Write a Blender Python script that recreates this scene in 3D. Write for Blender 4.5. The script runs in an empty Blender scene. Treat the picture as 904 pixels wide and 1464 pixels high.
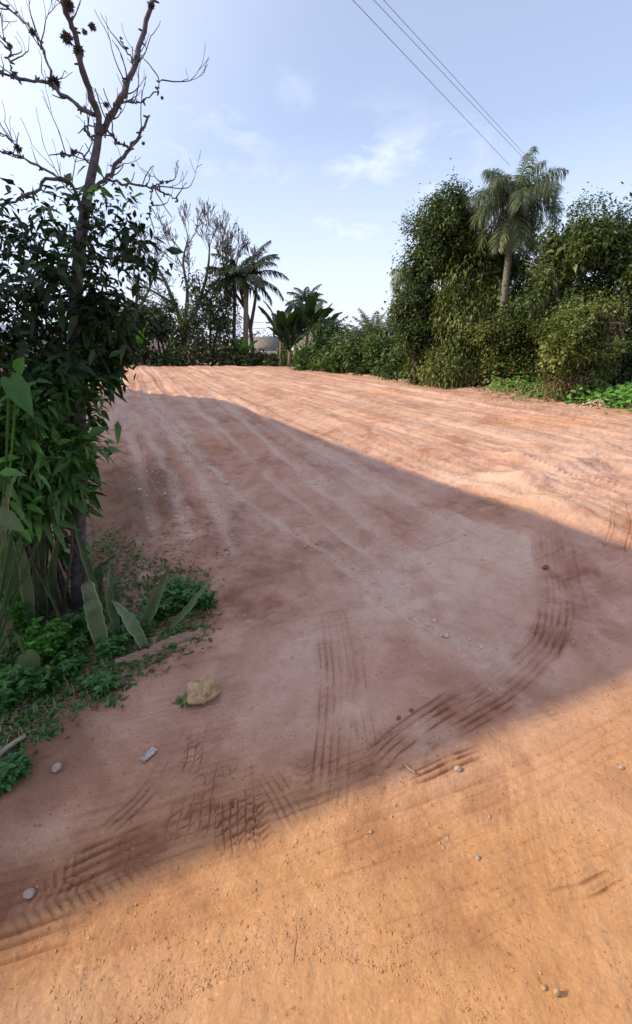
import bpy, math, random
import numpy as np
from mathutils import Vector

# ------------------------------------------------------------------ camera, sky, sun, exposure
C = bpy.context.scene
COL = C.collection
CAM_H = 1.6
F = 650.0                      # focal length in photo pixels (photo is 904 x 1464)
PITCH = math.atan(242 / F)
CP, SP = math.cos(PITCH), math.sin(PITCH)

cam_d = bpy.data.cameras.new('camera')
cam = bpy.data.objects.new('camera', cam_d)
COL.objects.link(cam)
cam.location = (0, 0, CAM_H)
cam.rotation_euler = (math.pi / 2 - PITCH, 0, 0)
cam_d.sensor_fit = 'HORIZONTAL'
cam_d.angle = 2 * math.atan(452 / F)
cam_d.clip_start = 0.02
cam_d.clip_end = 3000
C.camera = cam

SUN_AZ = math.radians(-94)     # azimuth from +Y towards +X
SUN_EL = math.radians(35)
SD = Vector((math.sin(SUN_AZ) * math.cos(SUN_EL), math.cos(SUN_AZ) * math.cos(SUN_EL), math.sin(SUN_EL)))

w = bpy.data.worlds.new('World')
C.world = w
w.use_nodes = True
nt = w.node_tree
nt.nodes.clear()
def N(tree, kind, **kw):
    n = tree.nodes.new(kind)
    for k, v in kw.items():
        if k in n.inputs.keys() if isinstance(k, str) else False:
            n.inputs[k].default_value = v
        else:
            setattr(n, k, v)
    return n
sky = nt.nodes.new('ShaderNodeTexSky')
sky.sky_type = 'NISHITA'
sky.sun_disc = False
sky.sun_elevation = SUN_EL
sky.sun_rotation = SUN_AZ
sky.air_density = 1.0
sky.dust_density = 1.6
sky.ozone_density = 2.0
SKY_STR = 0.15
AIR = 0.30                     # thin white haze over the whole sky
tc = nt.nodes.new('ShaderNodeTexCoord')
# thin wisps of cloud
mp = nt.nodes.new('ShaderNodeMapping')
mp.inputs['Scale'].default_value = (2.6, 2.6, 6.0)
mp.inputs['Location'].default_value = (0.35, 1.1, 0.2)
nz = nt.nodes.new('ShaderNodeTexNoise')
nz.inputs['Scale'].default_value = 3.4
nz.inputs['Detail'].default_value = 7
nz.inputs['Roughness'].default_value = 0.6
nz.inputs['Distortion'].default_value = 0.5
rp = nt.nodes.new('ShaderNodeValToRGB')
rp.color_ramp.elements[0].position = 0.42
rp.color_ramp.elements[1].position = 0.70
rp.color_ramp.elements[0].color = (0, 0, 0, 1)
rp.color_ramp.elements[1].color = (0.55, 0.55, 0.55, 1)
nt.links.new(tc.outputs['Generated'], mp.inputs['Vector'])
nt.links.new(mp.outputs['Vector'], nz.inputs['Vector'])
nt.links.new(nz.outputs['Fac'], rp.inputs['Fac'])
# bright hazy air on the sun's side of the sky
dot = nt.nodes.new('ShaderNodeVectorMath'); dot.operation = 'DOT_PRODUCT'
dot.inputs[1].default_value = SD
nt.links.new(tc.outputs['Generated'], dot.inputs[0])
mr = nt.nodes.new('ShaderNodeMapRange')
mr.interpolation_type = 'SMOOTHERSTEP'
mr.inputs['From Min'].default_value = 0.10
mr.inputs['From Max'].default_value = 0.86
mr.inputs['To Min'].default_value = 0.0
mr.inputs['To Max'].default_value = 0.9
nt.links.new(dot.outputs['Value'], mr.inputs['Value'])
sep = nt.nodes.new('ShaderNodeSeparateXYZ')
nt.links.new(tc.outputs['Generated'], sep.inputs[0])
hz = nt.nodes.new('ShaderNodeMapRange')
hz.inputs['From Min'].default_value = 0.0
hz.inputs['From Max'].default_value = 0.34
hz.inputs['To Min'].default_value = 0.55
hz.inputs['To Max'].default_value = 0.0
nt.links.new(sep.outputs['Z'], hz.inputs['Value'])
def mx(a, b):
    m = nt.nodes.new('ShaderNodeMath'); m.operation = 'MAXIMUM'
    nt.links.new(a, m.inputs[0]); nt.links.new(b, m.inputs[1])
    return m.outputs[0]
def sky_dir(px, py):
    r, u = px - 452.0, 732.0 - py
    return Vector((r, F * CP + u * SP, u * CP - F * SP)).normalized()
cl = None
for px, py, deg, wgt in ((425, 122, 3.0, .35), (385, 282, 6.0, .55), (540, 300, 10, .95), (540, 232, 3.0, .8), (320, 205, 5.0, .5), (470, 350, 10, .7), (640, 245, 6.0, .5), (250, 240, 8.0, .5)):
    dp = nt.nodes.new('ShaderNodeVectorMath'); dp.operation = 'DOT_PRODUCT'; dp.inputs[1].default_value = sky_dir(px, py)
    nt.links.new(tc.outputs['Generated'], dp.inputs[0])
    m_ = nt.nodes.new('ShaderNodeMapRange'); m_.interpolation_type = 'SMOOTHSTEP'
    m_.inputs['From Min'].default_value = math.cos(math.radians(deg)); m_.inputs['From Max'].default_value = math.cos(math.radians(deg * .25)); m_.inputs['To Max'].default_value = wgt
    nt.links.new(dp.outputs['Value'], m_.inputs['Value'])
    cl = m_.outputs['Result'] if cl is None else mx(cl, m_.outputs['Result'])
cm = nt.nodes.new('ShaderNodeMath'); cm.operation = 'MULTIPLY'
nt.links.new(cl, cm.inputs[0]); nt.links.new(rp.outputs['Color'], cm.inputs[1])
air = nt.nodes.new('ShaderNodeMath'); air.operation = 'ADD'; air.inputs[1].default_value = AIR
air.use_clamp = True
nt.links.new(mx(mx(cm.outputs[0], mr.outputs['Result']), hz.outputs['Result']), air.inputs[0])
fac = air.outputs[0]
mixw = nt.nodes.new('ShaderNodeMix'); mixw.data_type = 'RGBA'
HAZE_COL = (5.1, 5.5, 6.95, 1)
mixw.inputs['B'].default_value = HAZE_COL
nt.links.new(fac, mixw.inputs['Factor'])
nt.links.new(sky.outputs['Color'], mixw.inputs['A'])
bg = nt.nodes.new('ShaderNodeBackground')
bg.inputs['Strength'].default_value = SKY_STR
nt.links.new(mixw.outputs['Result'], bg.inputs['Color'])
wo = nt.nodes.new('ShaderNodeOutputWorld')
nt.links.new(bg.outputs[0], wo.inputs['Surface'])

sun_d = bpy.data.lights.new('sun', 'SUN')
sun_d.energy = 4.0
sun_d.angle = math.radians(0.6)
sun_d.color = (1.0, 0.88, 0.61)
sun = bpy.data.objects.new('sun', sun_d)
COL.objects.link(sun)
sun.rotation_euler = (-SD).to_track_quat('-Z', 'Y').to_euler()
sun.location = (-20, 4, 20)

C.view_settings.view_transform = 'Standard'
C.view_settings.look = 'None'
C.view_settings.gamma = 1
C.view_settings.exposure = 0.45
try:
    C.cycles.max_bounces = 6
    C.cycles.diffuse_bounces = 3
    C.cycles.transparent_max_bounces = 4
except Exception:
    pass

rng = np.random.default_rng(7)
random.seed(7)

# ------------------------------------------------------------------ pixel <-> place helpers
def ray(px, py):
    r, u = px - 452.0, 732.0 - py
    return r, F * CP + u * SP, u * CP - F * SP
def g0(px, py, z=0.0):
    a = ray(px, py); t = (z - CAM_H) / a[2]
    return np.array((a[0] * t, a[1] * t))
def at(px, py, Y):
    a = ray(px, py); t = Y / a[1]
    return np.array((a[0] * t, Y, CAM_H + a[2] * t))
def scale_at(px, py, Y):               # metres per photo pixel at that place
    return Y / ray(px, py)[1]

# ------------------------------------------------------------------ noise
def _hash(ix, iy, s):
    h = (ix.astype(np.int64) * 374761393 + iy.astype(np.int64) * 668265263 + s * 974711) & 0x7fffffff
    h = ((h ^ (h >> 13)) * 1274126177) & 0x7fffffff
    h = (h ^ (h >> 16)) & 0x7fffffff
    return h / float(0x7fffffff)
def vnoise(x, y, s=0):
    ix, iy = np.floor(x), np.floor(y)
    fx, fy = x - ix, y - iy
    fx = fx * fx * fx * (fx * (fx * 6 - 15) + 10); fy = fy * fy * fy * (fy * (fy * 6 - 15) + 10)
    a, b = _hash(ix, iy, s), _hash(ix + 1, iy, s)
    c, d = _hash(ix, iy + 1, s), _hash(ix + 1, iy + 1, s)
    return (a + (b - a) * fx) * (1 - fy) + (c + (d - c) * fx) * fy - 0.5
def fbm(x, y, s=0, o=4, g=0.5):
    r, a = 0, 1.0
    for i in range(o):
        r = r + a * vnoise(x, y, s + i * 17)
        ca, sa = math.cos(0.6), math.sin(0.6)
        x, y = (x * ca - y * sa) * 2.03, (x * sa + y * ca) * 2.03
        a *= g
    return r
def sstep(a, b, x):
    t = np.clip((x - a) / (b - a), 0, 1)
    return t * t * (3 - 2 * t)

# ------------------------------------------------------------------ ground: one height field, ruts and tread marks included
def poly(*pp):
    return np.array([g0(*p) for p in pp])
def along(x, y, P, reach):
    """signed distance across and distance along a polyline (nan when farther than reach)"""
    best = np.full(x.shape, 1e9); S = np.zeros(x.shape); T = np.zeros(x.shape); tot = 0.0
    n = len(P) - 1
    for i in range(n):
        a, b = P[i], P[i + 1]
        d = b - a; L = math.hypot(*d); d = d / L
        rx, ry = x - a[0], y - a[1]
        t = rx * d[0] + ry * d[1]
        s = -rx * d[1] + ry * d[0]
        tc_ = np.clip(t, 0, L)
        dd = np.hypot(rx - d[0] * tc_, ry - d[1] * tc_)
        m = dd < best
        tt = t if n == 1 else (np.minimum(t, L) if i == 0 else (np.maximum(t, 0) if i == n - 1 else tc_))
        best = np.where(m, dd, best); S = np.where(m, s, S); T = np.where(m, tot + tt, T)
        tot += L
    return S, T, tot
def pdist(x, y, P):
    best = np.full(x.shape, 1e9)
    for a, b in zip(P[:-1], P[1:]):
        d = b - a; t = np.clip(((x - a[0]) * d[0] + (y - a[1]) * d[1]) / (d @ d), 0, 1)
        best = np.minimum(best, np.hypot(x - a[0] - d[0] * t, y - a[1] - d[1] * t))
    return best
# pattern, polyline, half width, depth, darkness
def unit2(v): return v / math.hypot(*v)
TR = [
    ('lines', poly((-60, 1292), (100, 1243), (230, 1192), (380, 1140), (530, 1085), (650, 1015), (740, 958), (792, 895), (798, 835), (770, 762)), .10, .008, .30, [-.085, -.05, -.012, .028, .065]),
    ('lines', poly((-60, 1395), (120, 1330), (330, 1265), (560, 1190), (760, 1110), (960, 1010)), .09, .0035, .10, [-.07, -.03, .02, .06]),
    ('lines', poly((470, 1160), (478, 1060), (488, 950), (470, 860), (425, 780)), .09, .005, .20, [-.07, -.035, .0, .04, .075]),
    ('brick', poly((296, 1030), (282, 1110), (262, 1215)), .085, .014, .55, 5),
    ('brick', poly((338, 1085), (340, 1140), (345, 1215)), .085, .015, .75, 6),
    ('lines', poly((468, 905), (474, 1000), (466, 1090), (456, 1150)), .075, .010, .30, [-.05, -.017, .017, .05]),
    ('lines', poly((508, 905), (518, 1000), (530, 1075)), .060, .008, .25, [-.045, -.01, .03]),
    ('lines', poly((775, 765), (800, 830), (808, 885), (792, 925)), .15, .012, .30, [-.15, .14]),
    ('lines', poly((792, 865), (790, 900), (776, 938)), .09, .014, .5, [-.075, -.04, -.005, .03, .07]),
    ('lines', poly((690, 968), (640, 1005), (575, 1050), (530, 1090)), .07, .012, .7, [-.055, -.02, .012, .05]),
    ('lines', poly((740, 992), (690, 1022), (650, 1042)), .05, .010, .5, [-.035, -.005, .03]),
    ('bars', poly((575, 1030), (545, 1075), (520, 1110)), .07, .008, .35, .045),
    ('lines', poly((690, 1073), (640, 1090), (590, 1112)), .045, .014, .55, [-.032, -.008, .022]),
    ('lines', poly((795, 1018), (760, 1030)), .045, .012, .55, [-.03, 0, .03]),
    ('lines', poly((222, 1188), (150, 1220), (70, 1258)), .075, .016, .75, [-.055, -.025, .008, .045]),
    ('bars', poly((215, 1225), (130, 1262), (0, 1318)), .05, .012, .4, .028),
    ('lines', poly((110, 1322), (40, 1345), (-40, 1372)), .055, .013, .6, [-.04, -.008, .032]),
    ('lines', poly((218, 1120), (190, 1150), (155, 1185)), .05, .012, .35, [-.035, -.008, .022]),
    ('lines', poly((262, 1030), (240, 1075), (225, 1110)), .05, .005, .2, [-.03, 0.01]),
    ('bars', poly((368, 1140), (372, 1175), (374, 1200)), .035, .016, .75, .026),
    ('bars', poly((432, 1085), (434, 1110), (436, 1130)), .04, .014, .6, .035),
    ('lines', poly((385, 1105), (402, 1135), (420, 1165)), .06, .007, .45, [-.045, -.02, .01, .04]),
    ('bars', poly((120, 1235), (95, 1255), (75, 1275)), .06, .012, .6, .03),
    ('lines', poly((878, 725), (886, 770), (876, 812)), .09, .018, .35, [-.09, .05]),
    ('lines', poly((590, 800), (600, 845), (612, 890)), .11, .006, .05, [-.08, -.04, 0.0, .04, .08]),
    ('lines', poly((480, 845), (420, 870), (340, 900)), .12, .008, .15, [-.09, -.04, .02, .07]),
    ('lines', poly((300, 1195), (170, 1245), (60, 1300)), .15, .004, .1, [-.1, -.03, .05, .12]),
    ('lines', poly((640, 1140), (560, 1180), (430, 1215)), .12, .004, .08, [-.09, -.02, .05, .1]),
    ('lines', poly((760, 1285), (640, 1330), (480, 1385)), .09, .004, .06, [-.06, -.01, .04]),
    ('lines', poly((900, 1155), (760, 1215), (600, 1270)), .12, .004, .06, [-.09, -.03, .03, .08]),
    ('lines', poly((890, 1245), (840, 1270), (780, 1285)), .04, .012, .5, [-.02, .015]),
]
def smooth2(P, k=5):
    if len(P) < 3: return P
    Q = np.concatenate([[2 * P[0] - P[1]], P, [2 * P[-1] - P[-2]]]); out = []
    for i in range(len(P) - 1):
        a, b, c, d = Q[i:i + 4]
        for t in np.arange(k) / k:
            out.append(.5 * (2 * b + (c - a) * t + (2 * a - 5 * b + 4 * c - d) * t * t + (3 * b - a - 3 * c + d) * t ** 3))
    return np.array(out + [P[-1]])
TR = [(q[0], smooth2(q[1]), *q[2:]) for q in TR]
# pale, compacted wheel lines on the field: polyline, half width, strength
PALE = [
    (poly((172, 575), (190, 640), (208, 700), (222, 770)), .10, .6),
    (poly((192, 590), (225, 650), (250, 700), (272, 775)), .09, .6),
    (poly((207, 556), (240, 610), (280, 670), (315, 735), (345, 800)), .10, .6),
    (poly((207, 558), (245, 603), (290, 655), (335, 695), (385, 735), (440, 768), (470, 787), (492, 812), (535, 848), (610, 892), (690, 930)), .07, .9),
    (poly((300, 560), (370, 620), (450, 690), (560, 775), (640, 830)), .10, .45),
    (poly((255, 558), (330, 625), (400, 690), (500, 770), (590, 850)), .09, .35),
    (poly((330, 570), (450, 640), (560, 705), (700, 780)), .10, .35),
    (poly((700, 640), (800, 650), (904, 655)), .16, .5),
    (poly((640, 690), (720, 700), (800, 690), (904, 668)), .22, .5),
]
MOUND = [(745, 665, .30, .09), (800, 668, .38, .13), (840, 662, .3, .09), (740, 700, .32, .10), (720, 655, .22, .08),
         (770, 640, .3, .09), (640, 650, .4, .06), (860, 640, .35, .07), (665, 735, .3, .05), (800, 745, .35, .06)]
MOIST_SHADE = [(poly((-40, 1265), (100, 1235), (230, 1190), (350, 1140), (420, 1110)), .13, .75), (poly((430, 1120), (540, 1075), (640, 1020), (740, 970)), .15, .7),
         (poly((740, 960), (820, 880), (870, 830), (940, 780)), .32, .55), (poly((120, 1080), (160, 1110), (180, 1140)), .16, .35), (poly((640, 730), (700, 745)), .30, .5), (poly((600, 930), (660, 960)), .14, .5), (poly((170, 640), (200, 720), (260, 790), (310, 860)), .75, .62), (poly((330, 640), (420, 720), (450, 790)), .45, .35)]  # the long left strip is moist soil darkened further with painted shade
DUSTY = [(poly((690, 775), (590, 830), (640, 915), (700, 930)), .38, .75), (poly((560, 870), (480, 930), (400, 980), (560, 1010)), .30, .6), (poly((420, 690), (520, 700), (600, 700)), .5, .45), (poly((20, 1200), (60, 1170)), .10, .6), (poly((640, 760), (740, 760), (720, 790)), .25, .6)]
BANK = poly((610, 745), (700, 762), (790, 780), (904, 806), (1050, 850))
CRACK = [poly((418, 1285), (424, 1340), (416, 1390), (432, 1440)), poly((285, 1380), (292, 1420))]
SCR = unit2(g0(700, 1100) - g0(300, 1235))
def ground(x, y, want_attr=False):
    x = np.asarray(x, float); y = np.asarray(y, float)
    r = np.hypot(x, y)
    u = -.375 * x + .927 * y
    v = .927 * x + .375 * y
    wob = v + .35 * vnoise(u * .11, v * .2, 5) + .16 * vnoise(u * .5, v * .6, 6)
    # where the graded lot starts and the smooth dirt road ends
    edge = y - (2.75 + .35 * vnoise(x * .6, y * .3, 9) + .10 * x)
    field = sstep(-.5, 1.6, edge)
    far = sstep(70, 45, r)
    z = .05 * fbm(x * .22, y * .22, 20, 3) * far
    z = z + field * far * (.085 * fbm(wob * 1.5, u * .05, 30, 3, .6) + .034 * fbm(wob * 4.2, u * .13, 34, 2) + .020 * fbm(wob * 10, u * .2, 36, 2))
    z = z + field * far * .024 * fbm(x * 3.2, y * 3.2, 40, 3, .55)
    near = sstep(14, 6, r)
    z = z + near * (.0028 + .010 * field) * fbm(x * 9, y * 9, 50, 4, .6)
    z = z + near * (.0016 + .002 * field) * fbm(x * 34, y * 34, 60, 3, .65)
    # crisp grader lines
    for fq, k_, am, sd in ((1.5, .035, .030, 301), (3.1, .05, .020, 305), (6.3, .09, .011, 309)):
        ln = 1 - np.abs(2 * (vnoise(wob * fq, u * k_, sd)) * 1.6)
        lnm = sstep(.72, 1.0, ln) * sstep(-.22, .12, vnoise(u * .35, wob * 1.3, sd + 1))
        LN = lnm if fq == 1.5 else np.maximum(LN, .8 * lnm)
        z = z + field * far * am * lnm
    # flaky crust near the road
    pt = sstep(-.02, .25, fbm(x * 1.4, y * 1.4, 320, 3))
    z = z + near * (.35 + .65 * field) * (.0030 * sstep(.05, .17, fbm(x * 11, y * 13, 322, 4, .6)) + .0022 * sstep(.10, .2, fbm(x * 30, y * 34, 326, 3, .6))) * (.35 + .65 * pt)
    # rounded bank where the lot drops to the road on the right
    S, T, L = along(x, y + .25 * vnoise(x * 1.6, y * 1.2, 330), BANK, 1)
    bk = np.where(S > 0, np.exp(-(S / 1.7) ** 2), np.exp(-(S / .38) ** 2)) * sstep(-.6, 1.0, T)
    z = z + (.15 + .08 * vnoise(x * 2.4, y * 2.4, 331)) * bk * sstep(9, 6, r)
    # bed at the left under the plants, slightly raised
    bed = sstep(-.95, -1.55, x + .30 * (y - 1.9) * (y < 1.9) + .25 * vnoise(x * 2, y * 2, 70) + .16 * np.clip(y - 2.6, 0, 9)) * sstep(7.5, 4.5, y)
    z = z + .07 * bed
    z = z + .10 * sstep(-2.6, -3.6, x) * sstep(8, 4, y)
    z = z - 1.9 * sstep(38, 43, y) * sstep(3, -1, x)
    pale = .40 * np.clip(.45 + 1.5 * fbm(x * .7, y * .7, 80, 3), 0, 1) + .45 * field * np.clip(fbm(wob * 3.2, u * .1, 84, 3, .7) * 2.6, 0, 1)
    pale = pale + .55 * field * LN
    dark = .30 * sstep(.08, .40, fbm(x * 1.3 + 3, y * .9, 90, 4)) + .35 * sstep(.12, .40, fbm(x * 5, y * 4, 95, 3))
    dark = dark + .24 * field * sstep(.1, .4, fbm(wob * 2.0 + 9, u * .09, 98, 3))
    # moist churned soil where vehicles turn in, shade painted in at left, dry dusty crust in the middle of the entrance
    for P, hw, am in MOIST_SHADE:
        d = pdist(x + .22 * vnoise(x * 2.3, y * 2.3, 170), y + .22 * vnoise(x * 2.3, y * 2.3, 171), P)
        k = np.exp(-(d / hw) ** 2); dark = dark + am * k * np.clip(.55 + 1.6 * fbm(x * 4, y * 4, 120, 4, .65), 0, 1.3); pale = pale * (1 - .7 * k)
    for P, hw, am in DUSTY:
        d = pdist(x + .22 * vnoise(x * 2.3, y * 2.3, 170), y + .22 * vnoise(x * 2.3, y * 2.3, 171), P)
        k = np.exp(-(d / hw) ** 2); pale = pale + am * k * np.clip(.5 + 1.5 * fbm(x * 2.2, y * 2.2, 130, 4, .6), 0, 1.2); dark = dark * (1 - .75 * k)
    # faint drag scratches across the road
    sa = x * SCR[0] + y * SCR[1]; sc_ = -x * SCR[1] + y * SCR[0]
    scr = fbm(sa * 1.6 + .3 * vnoise(x * 2, y * 2, 141), sc_ * 34, 140, 3, .7) * sstep(-.05, .25, fbm(x * 1.7, y * 1.7, 145, 2))
    sb = x * .25 + y * .97; sd2 = x * .97 - y * .25
    scr = scr + .5 * fbm(sb * 2.4, sd2 * 30, 150, 3, .7) * sstep(.15, .4, fbm(x * 1.5 + 7, y * 1.5, 155, 2))
    scr = scr * near
    z = z + .0030 * scr
    dark = dark + .55 * np.clip(-scr - .16, 0, 1); pale = pale + .35 * np.clip(scr - .18, 0, 1)
    # hairline drying cracks
    for P in CRACK:
        S, T, L = along(x + .03 * vnoise(x * 11, y * 11, 161), y + .03 * vnoise(x * 11, y * 11, 162), P, 1)
        k = np.exp(-(S / .0022) ** 2) * ((T > 0) & (T < L)) * sstep(-.15, .15, vnoise(T * 22, S, 163)); z = z - .0025 * k; dark = dark + .5 * k
    # lower-right end of the graded soil: a low step
    for px, py, R, h in MOUND:
        c = g0(px, py)
        d2 = ((x - c[0]) ** 2 + (y - c[1]) ** 2) / R ** 2
        m = d2 < 6
        bump = 1.0 * np.exp(-d2 * 1.2) * (1 + .9 * vnoise(x * 4, y * 4, int(px)))
        z = z + np.where(m, h * bump, 0)
    for P, hw, st in PALE:
        lo, hi = P.min(0) - .5, P.max(0) + .5
        m = (x > lo[0]) & (x < hi[0]) & (y > lo[1]) & (y < hi[1])
        if not m.any(): continue
        xm, ym = x[m], y[m]
        S, T, L = along(xm + .10 * vnoise(xm * 1.6, ym * 1.6, 3), ym, P, 1)
        e = sstep(-.3, .4, T) * sstep(L + .3, L - .4, T)
        hw_ = hw * (.50 + .045 * ym)
        k = np.exp(-(S / hw_) ** 2) * e * (.35 + 1.1 * np.clip(vnoise(T * 1.7, S * 6, 12) + .5, 0, 1))
        z[m] += -.018 * np.exp(-(S / hw_) ** 2) * e + .014 * np.exp(-((np.abs(S) - 1.6 * hw_) / (.6 * hw_)) ** 2) * e
        pale[m] += 1.5 * st * k
        dark[m] *= (1 - .8 * np.clip(k, 0, 1))
    for kind, P, hw, dep, dk, par in TR:
        lo, hi = P.min(0) - hw - .1, P.max(0) + hw + .1
        m = (x > lo[0]) & (x < hi[0]) & (y > lo[1]) & (y < hi[1])
        if not m.any(): continue
        xm, ym = x[m], y[m]
        S, T, L = along(xm + .012 * vnoise(xm * 9, ym * 9, 31), ym + .012 * vnoise(xm * 9, ym * 9, 32), P, 1)
        fe = min(.16, .3 * L); ins = sstep(hw + .02, hw - .02, np.abs(S)) * sstep(-.05, fe, T) * sstep(L + .05, L - fe, T)
        pres = sstep(-.42, .10, fbm(xm * 7, ym * 7, int(P[0, 0] * 1000) % 977, 3))
        ins = ins * (.15 + .85 * pres)
        gw = .0040; dep = dep * {'bars': .45, 'lines': .62, 'brick': .7}[kind]
        if kind == 'lines':
            q = 0
            for o in par: q = q + np.exp(-((S - o) / gw) ** 2)
            q = q - .55 * sum(np.exp(-((S - o - .016) / (gw * 1.5)) ** 2) for o in par)
        elif kind == 'brick':
            n = par; pitch = 2 * hw / n
            a = (S + .010 * vnoise(xm * 22, ym * 22, 33)) / pitch; rib = np.floor(a); fr = np.abs(a - rib - .5) * 2
            q = sstep(.72, .97, fr) * (.7 + .6 * vnoise(T * 30, rib * 3.7, 34))
            tt = T / .036 + .37 * rib + .5 * vnoise(rib * 5.3, rib * 1.1, 35) + .45 * (a - rib) + .9 * vnoise(xm * 26, ym * 26, 36)
            fc = np.abs(tt - np.floor(tt) - .5) * 2
            q = np.maximum(q, sstep(.60, .93, fc) * (.85 + .8 * vnoise(T * 40, S * 60, 37))) - .3
        else:
            tt = (T + .55 * np.abs(S)) / par
            fc = np.abs(tt - np.floor(tt) - .5) * 2
            q = sstep(.35, .9, fc) - .3
        rim = np.exp(-((np.abs(S) - hw - .012) / .016) ** 2) * sstep(-.03, .05, T) * sstep(L + .03, L - .05, T)
        z[m] += -dep * q * ins - .3 * dep * ins + .2 * dep * rim
        dark[m] += {'bars': .8, 'lines': 1.1, 'brick': 1.4}[kind] * dk * ins * np.clip(.22 + .9 * np.clip(q, 0, 1), 0, 1)
        pale[m] *= 1 - .6 * ins
    if not want_attr:
        return z
    road = 1 - sstep(-.6, .5, y - (1.50 + .24 * x + .25 * vnoise(x * 1.1, y * 1.1, 101)))  # orange road tone, edge pulled back so it keeps to the sunlit ground
    road = np.maximum(road, sstep(.5, 1.3, y - 12) * 0)
    warm_lit = np.maximum(road, .35 * sstep(.0, .4, fbm(x * .5, y * .5, 110, 3)))
    return z, np.clip(dark, 0, 1), np.clip(pale, 0, 1), np.clip(warm_lit, 0, 1), bed
def gz(x, y):
    return float(ground(np.array([x]), np.array([y]))[0])
def gp(px, py, dz=0.0):
    p = g0(px, py)
    z = gz(*p)
    p = g0(px, py, z); return np.array((p[0], p[1], gz(*p) + dz))

# ------------------------------------------------------------------ mesh helpers
class MB:
    """collects triangles with one value per vertex"""
    def __init__(s): s.V = []; s.T = []; s.A = []; s.n = 0
    def add(s, V, T, a=0.5):
        V = np.asarray(V, float).reshape(-1, 3); T = np.asarray(T, int).reshape(-1, 3)
        s.V.append(V); s.T.append(T + s.n)
        s.A.append(np.broadcast_to(np.asarray(a, float), (len(V),)).copy()); s.n += len(V)
    def quads(s, V, Q, a=0.5):
        Q = np.asarray(Q, int).reshape(-1, 4)
        s.add(V, np.concatenate([Q[:, [0, 1, 2]], Q[:, [0, 2, 3]]]), a)
    def box(s, lo, hi, a=0.5, M=None):
        lo, hi = np.array(lo, float), np.array(hi, float)
        V = np.array([[(lo, hi)[i][0], (lo, hi)[j][1], (lo, hi)[k][2]] for i in (0, 1) for j in (0, 1) for k in (0, 1)])
        if M is not None: V = M(V)
        s.quads(V, [[0, 1, 3, 2], [4, 6, 7, 5], [0, 4, 5, 1], [2, 3, 7, 6], [0, 2, 6, 4], [1, 5, 7, 3]], a)
    def tube(s, P, R, sides=6, a=0.5, cap=True):
        P = np.asarray(P, float); n = len(P); R = np.broadcast_to(np.asarray(R, float), (n,))
        tg = np.gradient(P, axis=0); tg /= np.linalg.norm(tg, axis=1)[:, None] + 1e-9
        ref = np.array((0.3, 0.9, 0.1)) if abs(tg[0][2]) > .8 else np.array((0, 0, 1.0))
        u = np.cross(tg, ref); u /= np.linalg.norm(u, axis=1)[:, None] + 1e-9
        v = np.cross(tg, u)
        th = np.linspace(0, 2 * math.pi, sides, endpoint=False)
        V = P[:, None] + R[:, None, None] * (np.cos(th)[None, :, None] * u[:, None] + np.sin(th)[None, :, None] * v[:, None])
        V = V.reshape(-1, 3)
        i = np.arange(n - 1)[:, None] * sides; j = np.arange(sides)[None]; j2 = (j + 1) % sides
        Q = np.stack([i + j, i + j2, i + sides + j2, i + sides + j], -1).reshape(-1, 4)
        T = np.concatenate([Q[:, [0, 1, 2]], Q[:, [0, 2, 3]]])
        if cap:
            V = np.concatenate([V, P[:1], P[-1:]])
            c0, c1 = n * sides, n * sides + 1
            T = np.concatenate([T, [[c0, (k + 1) % sides, k] for k in range(sides)],
                                [[c1, (n - 1) * sides + k, (n - 1) * sides + (k + 1) % sides] for k in range(sides)]])
        s.add(V, T, a)
    def obj(s, name, mat, parent=None, smooth=True, extra=None):
        V = np.concatenate(s.V); T = np.concatenate(s.T); A = np.concatenate(s.A)
        if parent is not None: V = V - world_loc(parent)
        me = bpy.data.meshes.new(name)
        me.vertices.add(len(V)); me.vertices.foreach_set('co', V.astype(np.float32).ravel())
        me.loops.add(len(T) * 3); me.loops.foreach_set('vertex_index', T.astype(np.int32).ravel())
        me.polygons.add(len(T)); me.polygons.foreach_set('loop_start', np.arange(0, len(T) * 3, 3, dtype=np.int32))
        me.update()
        at_ = me.attributes.new('var', 'FLOAT', 'POINT'); at_.data.foreach_set('value', A.astype(np.float32))
        for k, vals in (extra or {}).items():
            q = me.attributes.new(k, 'FLOAT', 'POINT'); q.data.foreach_set('value', np.asarray(vals, np.float32))
        if smooth:
            me.polygons.foreach_set('use_smooth', np.ones(len(T), bool))
        me.validate()
        me.materials.append(mat)
        o = bpy.data.objects.new(name, me); COL.objects.link(o)
        if parent is not None: o.parent = parent
        return o
def world_loc(o):
    l = np.array(o.location)
    while o.parent is not None:
        o = o.parent; l = l + np.array(o.location)
    return l
def tag(o, label=None, cat=None, group=None, kind=None):
    if label: o['label'] = label
    if cat: o['category'] = cat
    if group: o['group'] = group
    if kind: o['kind'] = kind
    return o
def thing(name, loc, label, cat, group=None):
    o = bpy.data.objects.new(name, None); COL.objects.link(o)
    o.location = [float(q) for q in loc]; o.empty_display_size = .2
    return tag(o, label, cat, group)

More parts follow.
